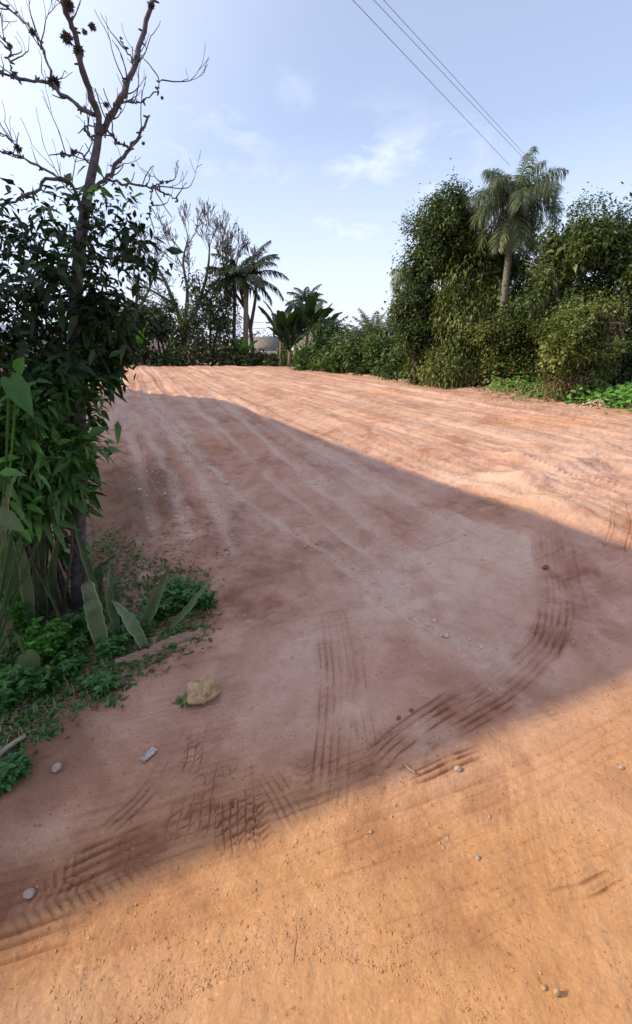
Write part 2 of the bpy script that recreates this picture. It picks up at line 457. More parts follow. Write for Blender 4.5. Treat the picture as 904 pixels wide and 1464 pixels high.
# leaves: (t along, s across, fold) templates
TPL4 = (np.array([[0, 0, 0], [.42, -.5, .22], [.42, .5, .22], [1, 0, 0]]), np.array([[0, 1, 3], [0, 3, 2]]))
TPL8 = (np.array([[0, 0, 0], [.3, 0, 0], [.65, 0, 0], [1, 0, 0], [.3, -.5, .2], [.3, .5, .2], [.65, -.36, .15], [.65, .36, .15]]),
        np.array([[0, 4, 1], [0, 1, 5], [1, 4, 6], [1, 6, 2], [1, 2, 7], [1, 7, 5], [2, 6, 3], [2, 3, 7]]))
HEART = (np.array([[0, 0, 0], [.28, 0, 0], [.62, 0, 0], [1, 0, 0], [.05, -.42, .12], [.05, .42, .12], [.40, -.48, .16], [.40, .48, .16], [-.10, -.2, .05], [-.10, .2, .05], [.72, -.26, .1], [.72, .26, .1]]),
         np.array([[0, 8, 4], [0, 4, 1], [0, 5, 9], [0, 1, 5], [1, 4, 6], [1, 6, 2], [1, 7, 5], [1, 2, 7], [2, 6, 10], [2, 10, 3], [2, 11, 7], [2, 3, 11]]))
def unit(a): return a / (np.linalg.norm(a, axis=-1, keepdims=True) + 1e-9)
def leaves(mb, P, D, Nn, L, W, var, tpl=TPL4, droop=.15):
    P = np.asarray(P, float); n = len(P)
    D = unit(D); Wv = unit(np.cross(D, Nn)); Nn = np.cross(Wv, D)
    L = np.broadcast_to(L, (n,)); W = np.broadcast_to(W, (n,)); droop = np.broadcast_to(droop, (n,))
    tv, tf = tpl
    V = (P[:, None] + D[:, None] * (tv[None, :, 0, None] * L[:, None, None]) + Wv[:, None] * (tv[None, :, 1, None] * W[:, None, None])
         + Nn[:, None] * (tv[None, :, 2, None] * W[:, None, None]))
    V[:, :, 2] -= droop[:, None] * L[:, None] * tv[None, :, 0] ** 2
    k = len(tv)
    T = (tf[None] + (np.arange(n) * k)[:, None, None]).reshape(-1, 3)
    mb.add(V.reshape(-1, 3), T, np.repeat(np.broadcast_to(var, (n,)), k))
def rdir(n): return unit(rng.normal(size=(n, 3)))
def strip(mb, P, Wd, side, fold=.15, up=None, var=.5):
    """blade: spine P, width per point, side vector(s); three vertices per row"""
    P = np.asarray(P, float); n = len(P); Wd = np.asarray(Wd, float)
    side = unit(np.broadcast_to(side, (n, 3)))
    tg = unit(np.gradient(P, axis=0)); nn = unit(np.cross(side, tg))
    Lf = P - side * Wd[:, None] / 2 + nn * (fold * Wd)[:, None]
    Rt = P + side * Wd[:, None] / 2 + nn * (fold * Wd)[:, None]
    V = np.stack([Lf, P, Rt], 1).reshape(-1, 3)
    Q = []
    for i in range(n - 1):
        for j in (0, 1):
            a = i * 3 + j; Q.append([a, a + 1, a + 4, a + 3])
    mb.quads(V, Q, np.repeat(np.broadcast_to(var, (n,)), 3))
def crown(mb, blobs, nclump, per, leaf, aspect=.5, csize=.35, shell=.75, tpl=TPL4, droop=.2, vbase=0.0, stretch=1.0, hang=0.0, shoots=.12):
    """leaves in clumps spread through ellipsoids (x,y,z,rx,ry,rz)"""
    B = np.array(blobs, float)
    area = (B[:, 3] * B[:, 4] + B[:, 3] * B[:, 5] + B[:, 4] * B[:, 5])
    bi = rng.choice(len(B), nclump, p=area / area.sum()); bv = rng.normal(0, .15, len(B))
    d = rdir(nclump)
    rad = np.where(rng.random(nclump) < shell, 1 - np.abs(rng.normal(0, .16, nclump)), rng.random(nclump) ** .5)
    out = rng.random(nclump) < shoots
    rad = np.where(out, 1 + np.abs(rng.normal(0, .13, nclump)), rad)
    lump = 1 + .30 * (vnoise(d[:, 0] * 2.6 + bi * 7.3, d[:, 2] * 2.6 + d[:, 1] * 1.7, 3))
    cc = B[bi, :3] + d * B[bi, 3:] * (rad * lump)[:, None]
    cs = csize * (.55 + .9 * rng.random(nclump)) * np.where(out, .6, 1)
    cv = rng.normal(0, .12, nclump) + bv[bi]
    n = nclump * per
    ci = np.repeat(np.arange(nclump), per)
    off = rng.normal(size=(n, 3)) * .5; off[:, 2] *= stretch
    P = cc[ci] + off * cs[ci][:, None]
    od = unit(d[ci] * .8 + unit(off) * .7 + rng.normal(size=(n, 3)) * .35)
    Nn = unit(od * .6 + np.array((0, 0, .75)) + rng.normal(size=(n, 3)) * .45)
    D = unit(np.cross(Nn, rng.normal(size=(n, 3))) + od * .5 - np.array((0, 0, hang)))
    L = leaf * (.55 + .9 * rng.random(n)) * np.exp(rng.normal(0, .22, len(B)))[bi][ci]; droop = droop + rng.normal(0, .22, n)
    var = np.clip(.45 + vbase + cv[ci] + rng.normal(0, .14, n), 0, 1)
    leaves(mb, P, D, Nn, L, L * aspect * (.8 + .4 * rng.random(n)), var, tpl, droop)
def grow(mb, p, d, L, r, lvl, up=.12, spread=.75, kink=.25, shrink=.72, nmin=2, nmax=4, tips=None, rmin=.006, sides=5):
    k = 5
    pts = [np.array(p, float)]; dd = unit(np.array(d, float))
    for i in range(k):
        dd = unit(dd + rng.normal(size=3) * kink * .5 + np.array((0, 0, up)) * .5)
        pts.append(pts[-1] + dd * L / k)
    r1 = max(r * .62, rmin)
    mb.tube(pts, np.linspace(max(r, rmin), r1, k + 1), sides if r > .02 else 4, a=.5, cap=False)
    if lvl <= 0:
        if tips is not None: tips.append(pts[-1])
        return
    for j in range(rng.integers(nmin, nmax + 1)):
        i = k if j == 0 else rng.integers(2, k + 1)
        ax = unit(rng.normal(size=3)); 
        nd = unit(dd + np.cross(dd, ax) * spread * (.5 + .8 * rng.random()) + np.array((0, 0, up)))
        grow(mb, pts[i], nd, L * shrink * (.7 + .5 * rng.random()), r1 * (.9 if j == 0 else .7), lvl - 1, up, spread, kink, shrink, nmin, nmax, tips, rmin, sides)
def blob(px, py, Y, rx, ry, rd=None):
    c = at(px, py, Y); s = scale_at(px, py, Y) 
    s2 = s * F / CP / F * 1.0
    return (*c, rx * s, (rd if rd is not None else rx * s), ry * s)
def curve_pts(P, n=24):
    """smooth curve through the points"""
    P = np.asarray(P, float); m = len(P)
    Q = np.concatenate([[2 * P[0] - P[1]], P, [2 * P[-1] - P[-2]]]); out = []
    for i in range(m - 1):
        p0, p1, p2, p3 = Q[i:i + 4]
        for t in np.linspace(0, 1, max(2, n // (m - 1)), endpoint=False):
            out.append(.5 * ((2 * p1) + (-p0 + p2) * t + (2 * p0 - 5 * p1 + 4 * p2 - p3) * t * t + (-p0 + 3 * p1 - 3 * p2 + p3) * t ** 3))
    out.append(P[-1]); return np.array(out)

# ------------------------------------------------------------------ materials
def mat_new(name):
    m = bpy.data.materials.new(name); m.use_nodes = True
    t = m.node_tree; b = t.nodes['Principled BSDF']
    return m, t, b
def ramp(t, stops, src):
    r = t.nodes.new('ShaderNodeValToRGB')
    el = r.color_ramp.elements
    while len(el) < len(stops): el.new(.5)
    for e, (p, c) in zip(el, stops):
        e.position = p; e.color = (*c, 1)
    t.links.new(src, r.inputs['Fac']); return r.outputs['Color']
def attr(t, name):
    a = t.nodes.new('ShaderNodeAttribute'); a.attribute_name = name; return a.outputs['Fac']
def noise(t, scale, detail=4, rough=.55, stretch=None):
    n = t.nodes.new('ShaderNodeTexNoise'); n.inputs['Scale'].default_value = scale
    n.inputs['Detail'].default_value = detail; n.inputs['Roughness'].default_value = rough
    c = t.nodes.new('ShaderNodeTexCoord')
    if stretch:
        m = t.nodes.new('ShaderNodeMapping'); m.inputs['Scale'].default_value = stretch
        t.links.new(c.outputs['Object'], m.inputs['Vector']); t.links.new(m.outputs['Vector'], n.inputs['Vector'])
    else:
        t.links.new(c.outputs['Object'], n.inputs['Vector'])
    return n.outputs['Fac']
def mixc(t, fac, a, b, mode='MIX'):
    m = t.nodes.new('ShaderNodeMix'); m.data_type = 'RGBA'; m.blend_type = mode
    for sock, val in (('Factor', fac), ('A', a), ('B', b)):
        if isinstance(val, bpy.types.NodeSocket): t.links.new(val, m.inputs[sock])
        elif isinstance(val, tuple): m.inputs[sock].default_value = (*val, 1)
        else: m.inputs[sock].default_value = val
    return m.outputs['Result']
def mathn(t, op, a, b):
    m = t.nodes.new('ShaderNodeMath'); m.operation = op
    for i, val in enumerate((a, b)):
        if isinstance(val, bpy.types.NodeSocket): t.links.new(val, m.inputs[i])
        else: m.inputs[i].default_value = val
    return m.outputs[0]
def bump(t, b, h, strength=.4, dist=.01):
    n = t.nodes.new('ShaderNodeBump'); n.inputs['Strength'].default_value = strength; n.inputs['Distance'].default_value = dist
    t.links.new(h, n.inputs['Height']); t.links.new(n.outputs['Normal'], b.inputs['Normal'])
def leaf_mat(name, c0, c1, c2, rough=.5, trans=.25, spec=.35):
    m, t, b = mat_new(name)
    col = ramp(t, [(0.0, c0), (.5, c1), (1.0, c2)], attr(t, 'var'))
    col = mixc(t, 1.0, col, ramp(t, [(.3, (.72, .74, .70)), (.5, (1, 1, 1)), (.72, (1.25, 1.2, 1.05))], noise(t, 28, 3, .6)), 'MULTIPLY')
    t.links.new(col, b.inputs['Base Color']); b.inputs['Roughness'].default_value = rough
    b.inputs['Specular IOR Level'].default_value = spec
    tr = t.nodes.new('ShaderNodeBsdfTranslucent')
    tcol = mixc(t, 1.0, col, (1.15, 1.25, .55), 'MULTIPLY'); t.links.new(tcol, tr.inputs['Color'])
    ms = t.nodes.new('ShaderNodeMixShader'); ms.inputs['Fac'].default_value = trans
    t.links.new(b.outputs[0], ms.inputs[1]); t.links.new(tr.outputs[0], ms.inputs[2])
    t.links.new(ms.outputs[0], t.nodes['Material Output'].inputs['Surface'])
    return m
def rough_mat(name, c0, c1, scale=8, rough=.9, bmp=.5, bd=.01, stretch=None, spec=.2):
    m, t, b = mat_new(name)
    n = noise(t, scale, 6, .65, stretch)
    t.links.new(ramp(t, [(.30, c0), (.70, c1)], n), b.inputs['Base Color'])
    b.inputs['Roughness'].default_value = rough; b.inputs['Specular IOR Level'].default_value = spec
    bump(t, b, n, bmp, bd); return m

M = {}
M['leaf_dark'] = leaf_mat('dark_leaf', (.010, .024, .008), (.018, .040, .012), (.042, .080, .020), .5, .15, .25)
M['leaf_vine'] = leaf_mat('vine_leaf', (.018, .058, .011), (.042, .118, .021), (.100, .220, .040), .48, .22, .3)
M['leaf_weed'] = leaf_mat('weed_leaf', (.035, .095, .025), (.060, .160, .040), (.110, .240, .060), .5, .25)
M['leaf_bright'] = leaf_mat('bright_leaf', (.050, .150, .020), (.085, .230, .035), (.150, .330, .060), .5, .3)
M['leaf_lime'] = leaf_mat('lime_leaf', (.065, .165, .025), (.115, .260, .045), (.190, .350, .080), .5, .3)
M['leaf_olive'] = leaf_mat('olive_leaf', (.044, .064, .016), (.105, .136, .032), (.215, .242, .066), .55, .25)
M['leaf_mid'] = leaf_mat('mid_green_leaf', (.030, .060, .015), (.066, .120, .028), (.130, .190, .046), .5, .25)
M['leaf_deep'] = leaf_mat('deep_green_leaf', (.022, .042, .013), (.058, .092, .024), (.140, .172, .046), .5, .2)
M['leaf_far'] = leaf_mat('grey_green_leaf', (.028, .042, .020), (.056, .080, .034), (.105, .130, .060), .6, .2)
M['leaf_dry'] = leaf_mat('dry_leaf', (.12, .07, .04), (.22, .14, .08), (.36, .26, .17), .8, .1)
M['palm'] = leaf_mat('palm_leaflet', (.055, .080, .040), (.105, .135, .065), (.190, .215, .115), .42, .25)
M['palm_dark'] = leaf_mat('dark_palm_leaflet', (.022, .036, .018), (.045, .066, .030), (.11, .13, .07), .42, .2)
M['banana'] = leaf_mat('banana_leaf', (.014, .028, .014), (.026, .050, .022), (.055, .090, .034), .45, .22, .3)
M['bark'] = rough_mat('grey_bark', (.085, .072, .060), (.24, .21, .18), 14, .9, .6, .01)
M['bark_far'] = rough_mat('brown_grey_bark', (.06, .05, .042), (.16, .14, .12), 14, .9, .5, .01)
M['bark_dark'] = rough_mat('dark_bark', (.045, .035, .028), (.12, .095, .075), 14, .9, .6, .01)
M['bark_near'] = rough_mat('lichened_bark', (.035, .031, .034), (.145, .130, .135), 30, .9, .7, .006)
M['palm_trunk'] = rough_mat('ringed_palm_trunk', (.10, .088, .072), (.25, .22, .19), 5, .9, .5, .01, (1, 1, 5))
M['epiphyte'] = rough_mat('epiphyte_tuft', (.07, .06, .055), (.17, .15, .12), 30, .95, .3)
M['stone'] = rough_mat('yellow_sandstone', (.26, .15, .075), (.56, .40, .22), 30, .9, .9, .012)
M['stone_pale'] = rough_mat('pale_stone', (.25, .18, .145), (.45, .36, .30), 40, .9, .6, .006)
M['stone_dark'] = rough_mat('brown_clod', (.14, .06, .035), (.27, .13, .075), 40, .95, .6, .006)
M['crumb'] = rough_mat('pale_soil_crumb', (.46, .33, .26), (.62, .48, .40), 9, .95, .3)
M['twig'] = rough_mat('dry_twig', (.22, .17, .12), (.42, .35, .27), 20, .9, .5, .004)
M['paper'] = rough_mat('crumpled_paper', (.34, .28, .25), (.54, .47, .42), 30, .8, .3)
M['sheath'] = rough_mat('dry_palm_sheath', (.15, .085, .055), (.34, .22, .16), 7, .85, .5, .004, (1, 9, 9))

# ground
gm, t, b = mat_new('red_dirt')
n1 = noise(t, 1.7, 6, .6); n2 = noise(t, 17, 6, .65); n3 = noise(t, 120, 4, .7)
field = ramp(t, [(.28, (.370, .184, .130)), (.55, (.462, .260, .190)), (.78, (.535, .325, .248))], mathn(t, 'ADD', mathn(t, 'MULTIPLY', n1, .6), mathn(t, 'MULTIPLY', n2, .4)))
road = ramp(t, [(.30, (.390, .190, .084)), (.55, (.462, .240, .113)), (.78, (.515, .290, .152))], mathn(t, 'ADD', mathn(t, 'MULTIPLY', n1, .6), mathn(t, 'MULTIPLY', n2, .4)))
base = mixc(t, attr(t, 'warm_lit'), field, road)  # sunlit orange painted in; shaded dirt keeps the mauve field tone
base = mixc(t, mathn(t, 'MULTIPLY', attr(t, 'pale'), .75), base, (.570, .395, .312))
base = mixc(t, mathn(t, 'MULTIPLY', attr(t, 'dark'), .72), base, (.190, .068, .038))
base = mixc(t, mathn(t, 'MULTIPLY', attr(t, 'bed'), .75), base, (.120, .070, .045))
grain = ramp(t, [(.36, (.90, .89, .88)), (.64, (1.07, 1.07, 1.07))], n3)
base = mixc(t, 1.0, base, grain, 'MULTIPLY')
mot = ramp(t, [(.28, (.86, .83, .81)), (.5, (1, 1, 1)), (.72, (1.10, 1.11, 1.12))], noise(t, 7, 8, .72))
base = mixc(t, 1.0, base, mot, 'MULTIPLY')
spk = ramp(t, [(.30, (.62, .56, .52)), (.37, (1, 1, 1)), (.64, (1, 1, 1)), (.70, (1.22, 1.24, 1.26))], noise(t, 62, 3, .6))
base = mixc(t, 1.0, base, spk, 'MULTIPLY')
t.links.new(base, b.inputs['Base Color'])
b.inputs['Roughness'].default_value = .95; b.inputs['Specular IOR Level'].default_value = .12
bump(t, b, mathn(t, 'ADD', n3, mathn(t, 'MULTIPLY', n2, 1.5)), .40, .005)

# ------------------------------------------------------------------ ground sheet
def build_ground():
    rr = [0.30]
    while rr[-1] < 5.0: rr.append(rr[-1] * 1.0036)
    while rr[-1] < 60: rr.append(rr[-1] * 1.0085)
    while rr[-1] < 900: rr.append(rr[-1] * 1.07)
    rr = np.array(rr)
    a = np.concatenate([np.arange(-54, 54.01, .1), np.arange(57, 305.9, 3)])
    a = np.radians(a)
    nr, na = len(rr), len(a)
    X = (rr[:, None] * np.sin(a)[None]).ravel(); Y = (rr[:, None] * np.cos(a)[None]).ravel()
    z, dark, pale, warm_lit, bed = ground(X, Y, True)
    V = np.stack([X, Y, z], 1)
    V = np.concatenate([V, [[0, 0, 0]]])
    i = np.arange(nr - 1)[:, None] * na; j = np.arange(na)[None]; j2 = (j + 1) % na
    A, B_, C_, D_ = (i + j).ravel(), (i + j2).ravel(), (i + na + j2).ravel(), (i + na + j).ravel()
    T = np.concatenate([np.stack([A, D_, C_], 1), np.stack([A, C_, B_], 1)])
    c = nr * na
    jj = np.arange(na); T = np.concatenate([T, np.stack([np.full(na, c), jj, (jj + 1) % na], 1)])
    mb = MB(); mb.add(V, T, .5)
    e = lambda q: np.concatenate([q, [0]])
    o = mb.obj('ground', gm, None, True, dict(dark=e(dark), pale=e(pale), warm_lit=e(warm_lit), bed=e(bed)))
    tag(o, kind='structure')
build_ground()

# ------------------------------------------------------------------ house off to the left whose shadow falls across the lot
M['plaster'] = rough_mat('cream_plaster', (.50, .46, .38), (.62, .58, .50), 3, .9, .2)
M['slab'] = rough_mat('grey_concrete', (.28, .27, .25), (.40, .39, .37), 3, .9, .3)
M['glass'] = rough_mat('dark_window_glass', (.03, .035, .04), (.05, .055, .06), 2, .1, 0, .001, None, .5)
M['wood'] = rough_mat('brown_wood', (.14, .08, .05), (.25, .15, .09), 6, .7, .3, .003, (8, 8, 1))
k = 1.0 / math.tan(SUN_EL)
HH = 6.0
def caster(p, h):      # roof corner of height h whose shadow lands on p
    return np.array((p[0] + SD.x / SD.z * h, p[1] + SD.y / SD.z * h))
hA = caster((2.94, 2.48), HH); hB = caster((-2.73, 13.77), HH); hC = caster((-7.67, 17.62), 3.75)
ax = unit(hB - hA); side = np.array((-ax[1], ax[0]))
endd = unit(np.array((-.915, -.404)))
hD = hA + endd * 9; hE = hB + endd * 9; hG = hC + endd * 7
house = thing('house', (*((hA + hE) / 2), 0), 'two storey cream house with flat concrete roof left of the lot', 'house')
def prism(mb, pts, z0, z1):
    n = len(pts); z0 = np.broadcast_to(z0, (n,)); z1 = np.broadcast_to(z1, (n,))
    V = [(p[0], p[1], z) for p, z in zip(pts, z0)] + [(p[0], p[1], z) for p, z in zip(pts, z1)]
    mb.quads(V, [[i, (i + 1) % n, n + (i + 1) % n, n + i] for i in range(n)])
    mb.add(V, [[0, i + 1, i] for i in range(1, n - 1)] + [[n, n + i, n + i + 1] for i in range(1, n - 1)])
def inset(pts, d):
    c = np.mean(pts, 0); return [p + unit(c - p) * d for p in pts]
mb = MB(); prism(mb, inset([hA, hB, hE, hD], .55), -.1, HH - .18); mb.obj('wall', M['plaster'], house, False)
mb = MB(); prism(mb, [hA, hB, hE, hD], HH - .18, HH); mb.obj('roof', M['slab'], house, False)
mb = MB(); prism(mb, [hB + ax * .01, hC, hG, hE + ax * .01], [HH - .25, 3.6, 3.6, HH - .25], [HH - .1, 3.75, 3.75, HH - .1]); mb.obj('porch_roof', M['slab'], house, False)
mb = MB(); prism(mb, [hB - side * -.4 + ax * -.3, hC + endd * .4 - ax * .3, hG - endd * .4 - ax * .3, hE - endd * .4 + ax * -.3], -.1, [HH - .26, 3.62, 3.62, HH - .26]); mb.obj('porch_wall', M['plaster'], house, False)
iA, iB = inset([hA, hB, hE, hD], .55)[:2]
ia = unit(iB - iA); inn = np.array((ia[1], -ia[0]))
for s0 in (1.5, 4.8, 8.2):
    for zz in (1.0, 3.9):
        if zz < 3 and s0 == 4.8: continue
        p = iA + ia * s0
        f = MB(); q = lambda a_, n0, n1: [p + ia * a_[0] + inn * n0, p + ia * a_[1] + inn * n0, p + ia * a_[1] + inn * n1, p + ia * a_[0] + inn * n1]
        prism(f, q((0, 1.4), .0, .05), zz, zz + .08); prism(f, q((0, 1.4), .0, .05), zz + 1.12, zz + 1.2)
        for a0 in (0, .67, 1.32): prism(f, q((a0, a0 + .08), .0, .05), zz + .081, zz + 1.119)
        w_ = f.obj('window', M['wood'], house, False)
        f = MB(); prism(f, q((.08, 1.32), .004, .02), zz + .08, zz + 1.12); f.obj('pane', M['glass'], w_, False)
p = iA + ia * 4.9
f = MB(); prism(f, [p + inn * .0, p + ia * .95 + inn * .0, p + ia * .95 + inn * .05, p + inn * .05], 0, 2.1); f.obj('door', M['wood'], house, False)

# ================================================================== foreground, left: bare tree wrapped in leaves
def path(*pp, n=26):
    return curve_pts([at(*p) for p in pp], n)
tb = gp(108, 868)
TREE_Y = tb[1]
def tp(x, y, d=0.0): return (x, y, TREE_Y + .05 + d)
near_tree = thing('bare_tree', tb, 'tall bare thorny tree with leafy vine round its trunk at the left edge', 'tree')
mb = MB()
trunk = np.concatenate([[tb - (0, 0, .1)], path(tp(112, 760), tp(112, 640), tp(112, 540), tp(108, 440), tp(112, 380), tp(119, 320), tp(127, 270), tp(137, 220), tp(142, 190), n=36)])
mb.tube(trunk, np.linspace(.042, .0135, len(trunk)), 10)
mb.obj('trunk', M['bark_near'], near_tree)
LIMBS = [
    ([(142, 190, 0), (155, 172, .02), (170, 148, .05), (181, 122, .08), (193, 92, .1), (203, 58, .12), (214, 15, .15), (224, -40, .2)], .026, .015),
    ([(142, 192, 0), (139, 165, -.02), (128, 130, -.05), (117, 92, -.08), (111, 64, -.1), (103, 40, -.12), (92, 10, -.15), (76, -40, -.2)], .025, .016),
    ([(139, 168, 0), (115, 152, .05), (88, 134, .1), (72, 117, .15), (45, 118, .2), (18, 110, .25), (-25, 95, .3)], .017, .010),
    ([(73, 110, .15), (62, 75, .2), (50, 48, .2), (33, 30, .25), (8, 10, .3), (-20, -10, .3)], .009, .006),
    ([(20, 112, .25), (15, 88, .25), (11, 62, .3), (-8, 45, .3)], .009, .005),
    ([(124, 275, 0), (150, 258, .05), (166, 236, .1), (186, 212, .12), (201, 190, .14), (211, 170, .15)], .017, .009),
    ([(186, 212, .12), (170, 203, .05), (155, 190, .02)], .008, .006),
    ([(148, 256, .05), (180, 262, .1), (215, 268, .12), (236, 277, .15), (255, 286, .18)], .011, .005),
    ([(216, 268, .12), (232, 262, .12), (243, 257, .14)], .006, .003),
    ([(215, 268, .12), (216, 290, .1), (213, 312, .1)], .006, .004),
    ([(120, 300, 0), (100, 262, -.05), (70, 258, -.08), (40, 278, -.1), (10, 290, -.1), (-30, 300, -.1)], .014, .008),
    ([(132, 240, 0), (112, 216, .05), (95, 222, .06), (86, 218, .1)], .008, .005),
    ([(100, 262, -.05), (60, 240, .1), (30, 225, .2), (5, 218, .2), (-30, 200, .2)], .010, .006),
    ([(30, 225, .2), (22, 205, .2), (0, 190, .2)], .006, .004),
    ([(139, 205, 0), (125, 190, .05), (122, 180, .1), (137, 178, .1)], .008, .005),
    ([(150, 195, .02), (165, 150, -.1), (172, 140, -.1)], .006, .004),
    ([(193, 95, .1), (180, 70, .1), (172, 52, .12)], .006, .003),
    ([(180, 145, .06), (205, 145, .1), (222, 130, .12), (230, 112, .14)], .007, .003),
]
mb = MB(); tips = []
for pts, r0, r1 in LIMBS:
    P = path(*[tp(*p) for p in pts], n=22)
    P = P + rng.normal(0, .004, P.shape)
    r0, r1 = r0 * .58, r1 * .58
    mb.tube(P, np.linspace(r0, r1, len(P)) * (1 + .12 * rng.normal(size=len(P)).clip(-1.5, 1.5)), 7)
    L = np.linalg.norm(np.diff(P, axis=0), axis=1).sum()
    for j in range(int(L * 11) + 1):          # thin twigs
        i = rng.integers(2, len(P)); tg = unit(P[min(i + 1, len(P) - 1)] - P[max(i - 1, 0)])
        d = unit(tg * .3 + np.cross(tg, rdir(1)[0]) + np.array((.1, 0, .35)))
        grow(mb, P[i], d, .05 + .11 * rng.random(), .0032, rng.integers(0, 3), .14, .8, .26, .7, 1, 3, tips, .0011, 4)
    for j in range(int(L * 34)):          # knobs and spurs
        i = rng.integers(1, len(P)); r = r0 * .9
        d = rdir(1)[0]; mb.tube([P[i], P[i] + d * (r + .007), P[i] + d * (r + .013)], [.005, .004, .0015], 5)
mb.obj('limb', M['bark_near'], near_tree)
for px, py, d, R in [(98, 8, -.15, .05), (96, 55, -.1, .055), (112, 72, -.09, .05), (78, 118, .15, .065), (47, 46, .2, .035), (132, 38, -.1, .035), (121, 45, -.1, .025), (20, 108, .25, .035), (152, 150, 0, .03), (232, 140, .12, .018), (205, 205, .12, .02), (140, 188, 0, .03), (216, 8, .15, .035), (105, 218, .05, .03), (26, 212, .2, .04), (190, 236, .1, .02), (14, 66, .3, .03)]:
    c = at(*tp(px, py, d)); n = int(120 + 2400 * R)
    e = MB(); dd = rdir(n); dd[:, 2] = dd[:, 2] * .9 + .15
    R = R * .58; leaves(e, c + dd * R * .45 * rng.random((n, 1)), dd, rdir(n), R * (.25 + .45 * rng.random(n)), R * .22, rng.random(n), TPL4, .1)
    e.obj('epiphyte', M['epiphyte'], near_tree, False)
def tblobs(L, d=-.08): return [blob(px, py, TREE_Y + d + dd, rx, ry, rd) for px, py, dd, rx, ry, rd in L]
mb = MB()
crown(mb, tblobs([(25, 330, .1, 60, 42, .22), (95, 325, 0, 40, 40, .2), (144, 340, .1, 36, 38, .2), (192, 350, .1, 22, 36, .12), (170, 300, .1, 35, 22, .12), (-60, 360, .1, 60, 80, .3)]), 150, 10, .050, .40, .08, .4, TPL8, .25, 0, 1, .2, .25)
crown(mb, tblobs([(30, 420, .1, 80, 62, .3), (125, 415, .1, 68, 52, .28), (160, 450, .2, 34, 36, .2), (50, 490, .1, 90, 60, .32), (140, 505, .2, 42, 34, .22), (-70, 460, .1, 60, 90, .3)]), 380, 11, .052, .42, .085, .5, TPL8, .25, 0, 1, .15, .3)
mb.obj('crown', M['leaf_dark'], near_tree, False)
n = 12      # a few yellowed or holed leaves near the fork
mb = MB(); c = at(*tp(135, 262)); P = c + rng.normal(0, 1, (n, 3)) * (.07, .05, .06)
leaves(mb, P, rdir(n) + (0, 0, -.4), rdir(n) + (0, -1, .5), .065, .03, rng.random(n), TPL8, .2)
mb.obj('foliage', M['leaf_bright'], near_tree, False)

vb = gp(70, 880)
vine = thing('climbing_vine', vb, 'dense dark green vine with drooping pointed leaves under the bare tree', 'vine')
mb = MB()
for i in range(26):
    a0 = vb + np.array((rng.normal(-.05, .12), rng.normal(.05, .08), -.05))
    pts = [a0]; top = at(5 + 85 * rng.random(), 500 + 80 * rng.random(), TREE_Y - .1 + .2 * rng.random())
    for q in (.33, .66, 1): pts.append(a0 * (1 - q) + top * q + rng.normal(0, .06, 3))
    mb.tube(curve_pts(pts, 12), .008, 5)
mb.obj('stem', M['bark_dark'], vine)
mb = MB()
crown(mb, tblobs([(52, 560, .05, 70, 50, .3), (90, 605, 0, 36, 55, .2), (52, 640, -.0, 60, 60, .28), (84, 680, .0, 30, 50, .18), (28, 700, .0, 62, 50, .26), (5, 600, .1, 60, 80, .3), (122, 540, .1, 34, 28, .2), (-50, 640, 0, 60, 120, .3)]), 560, 8, .088, .34, .09, .5, TPL8, .3, 0, 1.3, .10, .75)
crown(mb, tblobs([(40, 775, .15, 60, 36, .2), (-40, 790, .2, 50, 70, .2)]), 40, 8, .11, .36, .1, .5, TPL8, .3, -.15, 1.3, .1, .75)
mb.obj('foliage', M['leaf_vine'], vine, False)

# big leaved plant at the very edge
pb = gp(-25, 965)
arum = thing('large_leaved_plant', pb, 'plant with very large heart shaped green leaves at the left border', 'plant')
for px, py, Y, L, W, dx, dz, mk in [(14, 540, 2.0, .16, .10, .45, -.75, 'leaf_vine'), (26, 530, 2.1, .10, .06, .3, .4, 'leaf_bright'), (-4, 735, 1.75, .13, .08, .8, -.35, 'leaf_deep'), (100, 525, 2.35, .15, .10, .25, -.9, 'leaf_vine'), (70, 505, 2.4, .15, .11, -.2, -.9, 'leaf_deep'), (45, 590, 2.2, .12, .08, .3, -.9, 'leaf_vine'), (35, 935, 1.85, .12, .1, .4, -.5, 'leaf_deep'), (100, 700, 2.35, .16, .08, .5, -.7, 'leaf_vine'), (80, 660, 2.35, .14, .10, .8, -.2, 'leaf_deep')]:
    p = at(px, py, Y); lf = MB()
    d = np.array((dx, -.15, dz)); nn = np.array((.35, -.8, .55))
    leaves(lf, p[None], d[None], nn[None], L, W, .4 + .3 * rng.random(), HEART, .18)
    q = curve_pts([pb - (0, 0, .03), pb * .5 + p * .5 + (0, .1, .12), p], 10)
    lf.tube(q, .006, 5)
    lf.obj('leaf', M[mk], arum, False)

# snake plants: banded sword leaves
sm, t, b = mat_new('banded_sword_leaf')
wv = t.nodes.new('ShaderNodeTexWave'); wv.bands_direction = 'Z'; wv.inputs['Scale'].default_value = 17; wv.inputs['Distortion'].default_value = 14; wv.inputs['Detail'].default_value = 5; wv.inputs['Detail Scale'].default_value = 5
c_ = t.nodes.new('ShaderNodeTexCoord'); t.links.new(c_.outputs['Object'], wv.inputs['Vector'])
bc = ramp(t, [(.15, (.050, .092, .038)), (.85, (.098, .145, .070))], wv.outputs['Fac'])
bc = mixc(t, ramp(t, [(.74, (0, 0, 0)), (.96, (1, 1, 1))], attr(t, 'var')), bc, (.20, .24, .11))
bc = mixc(t, 1.0, bc, ramp(t, [(.3, (.6, .6, .55)), (.7, (1.3, 1.2, 1.1))], noise(t, 9, 5, .65)), 'MULTIPLY')
t.links.new(bc, b.inputs['Base Color']); b.inputs['Roughness'].default_value = .42
M['snake'] = sm
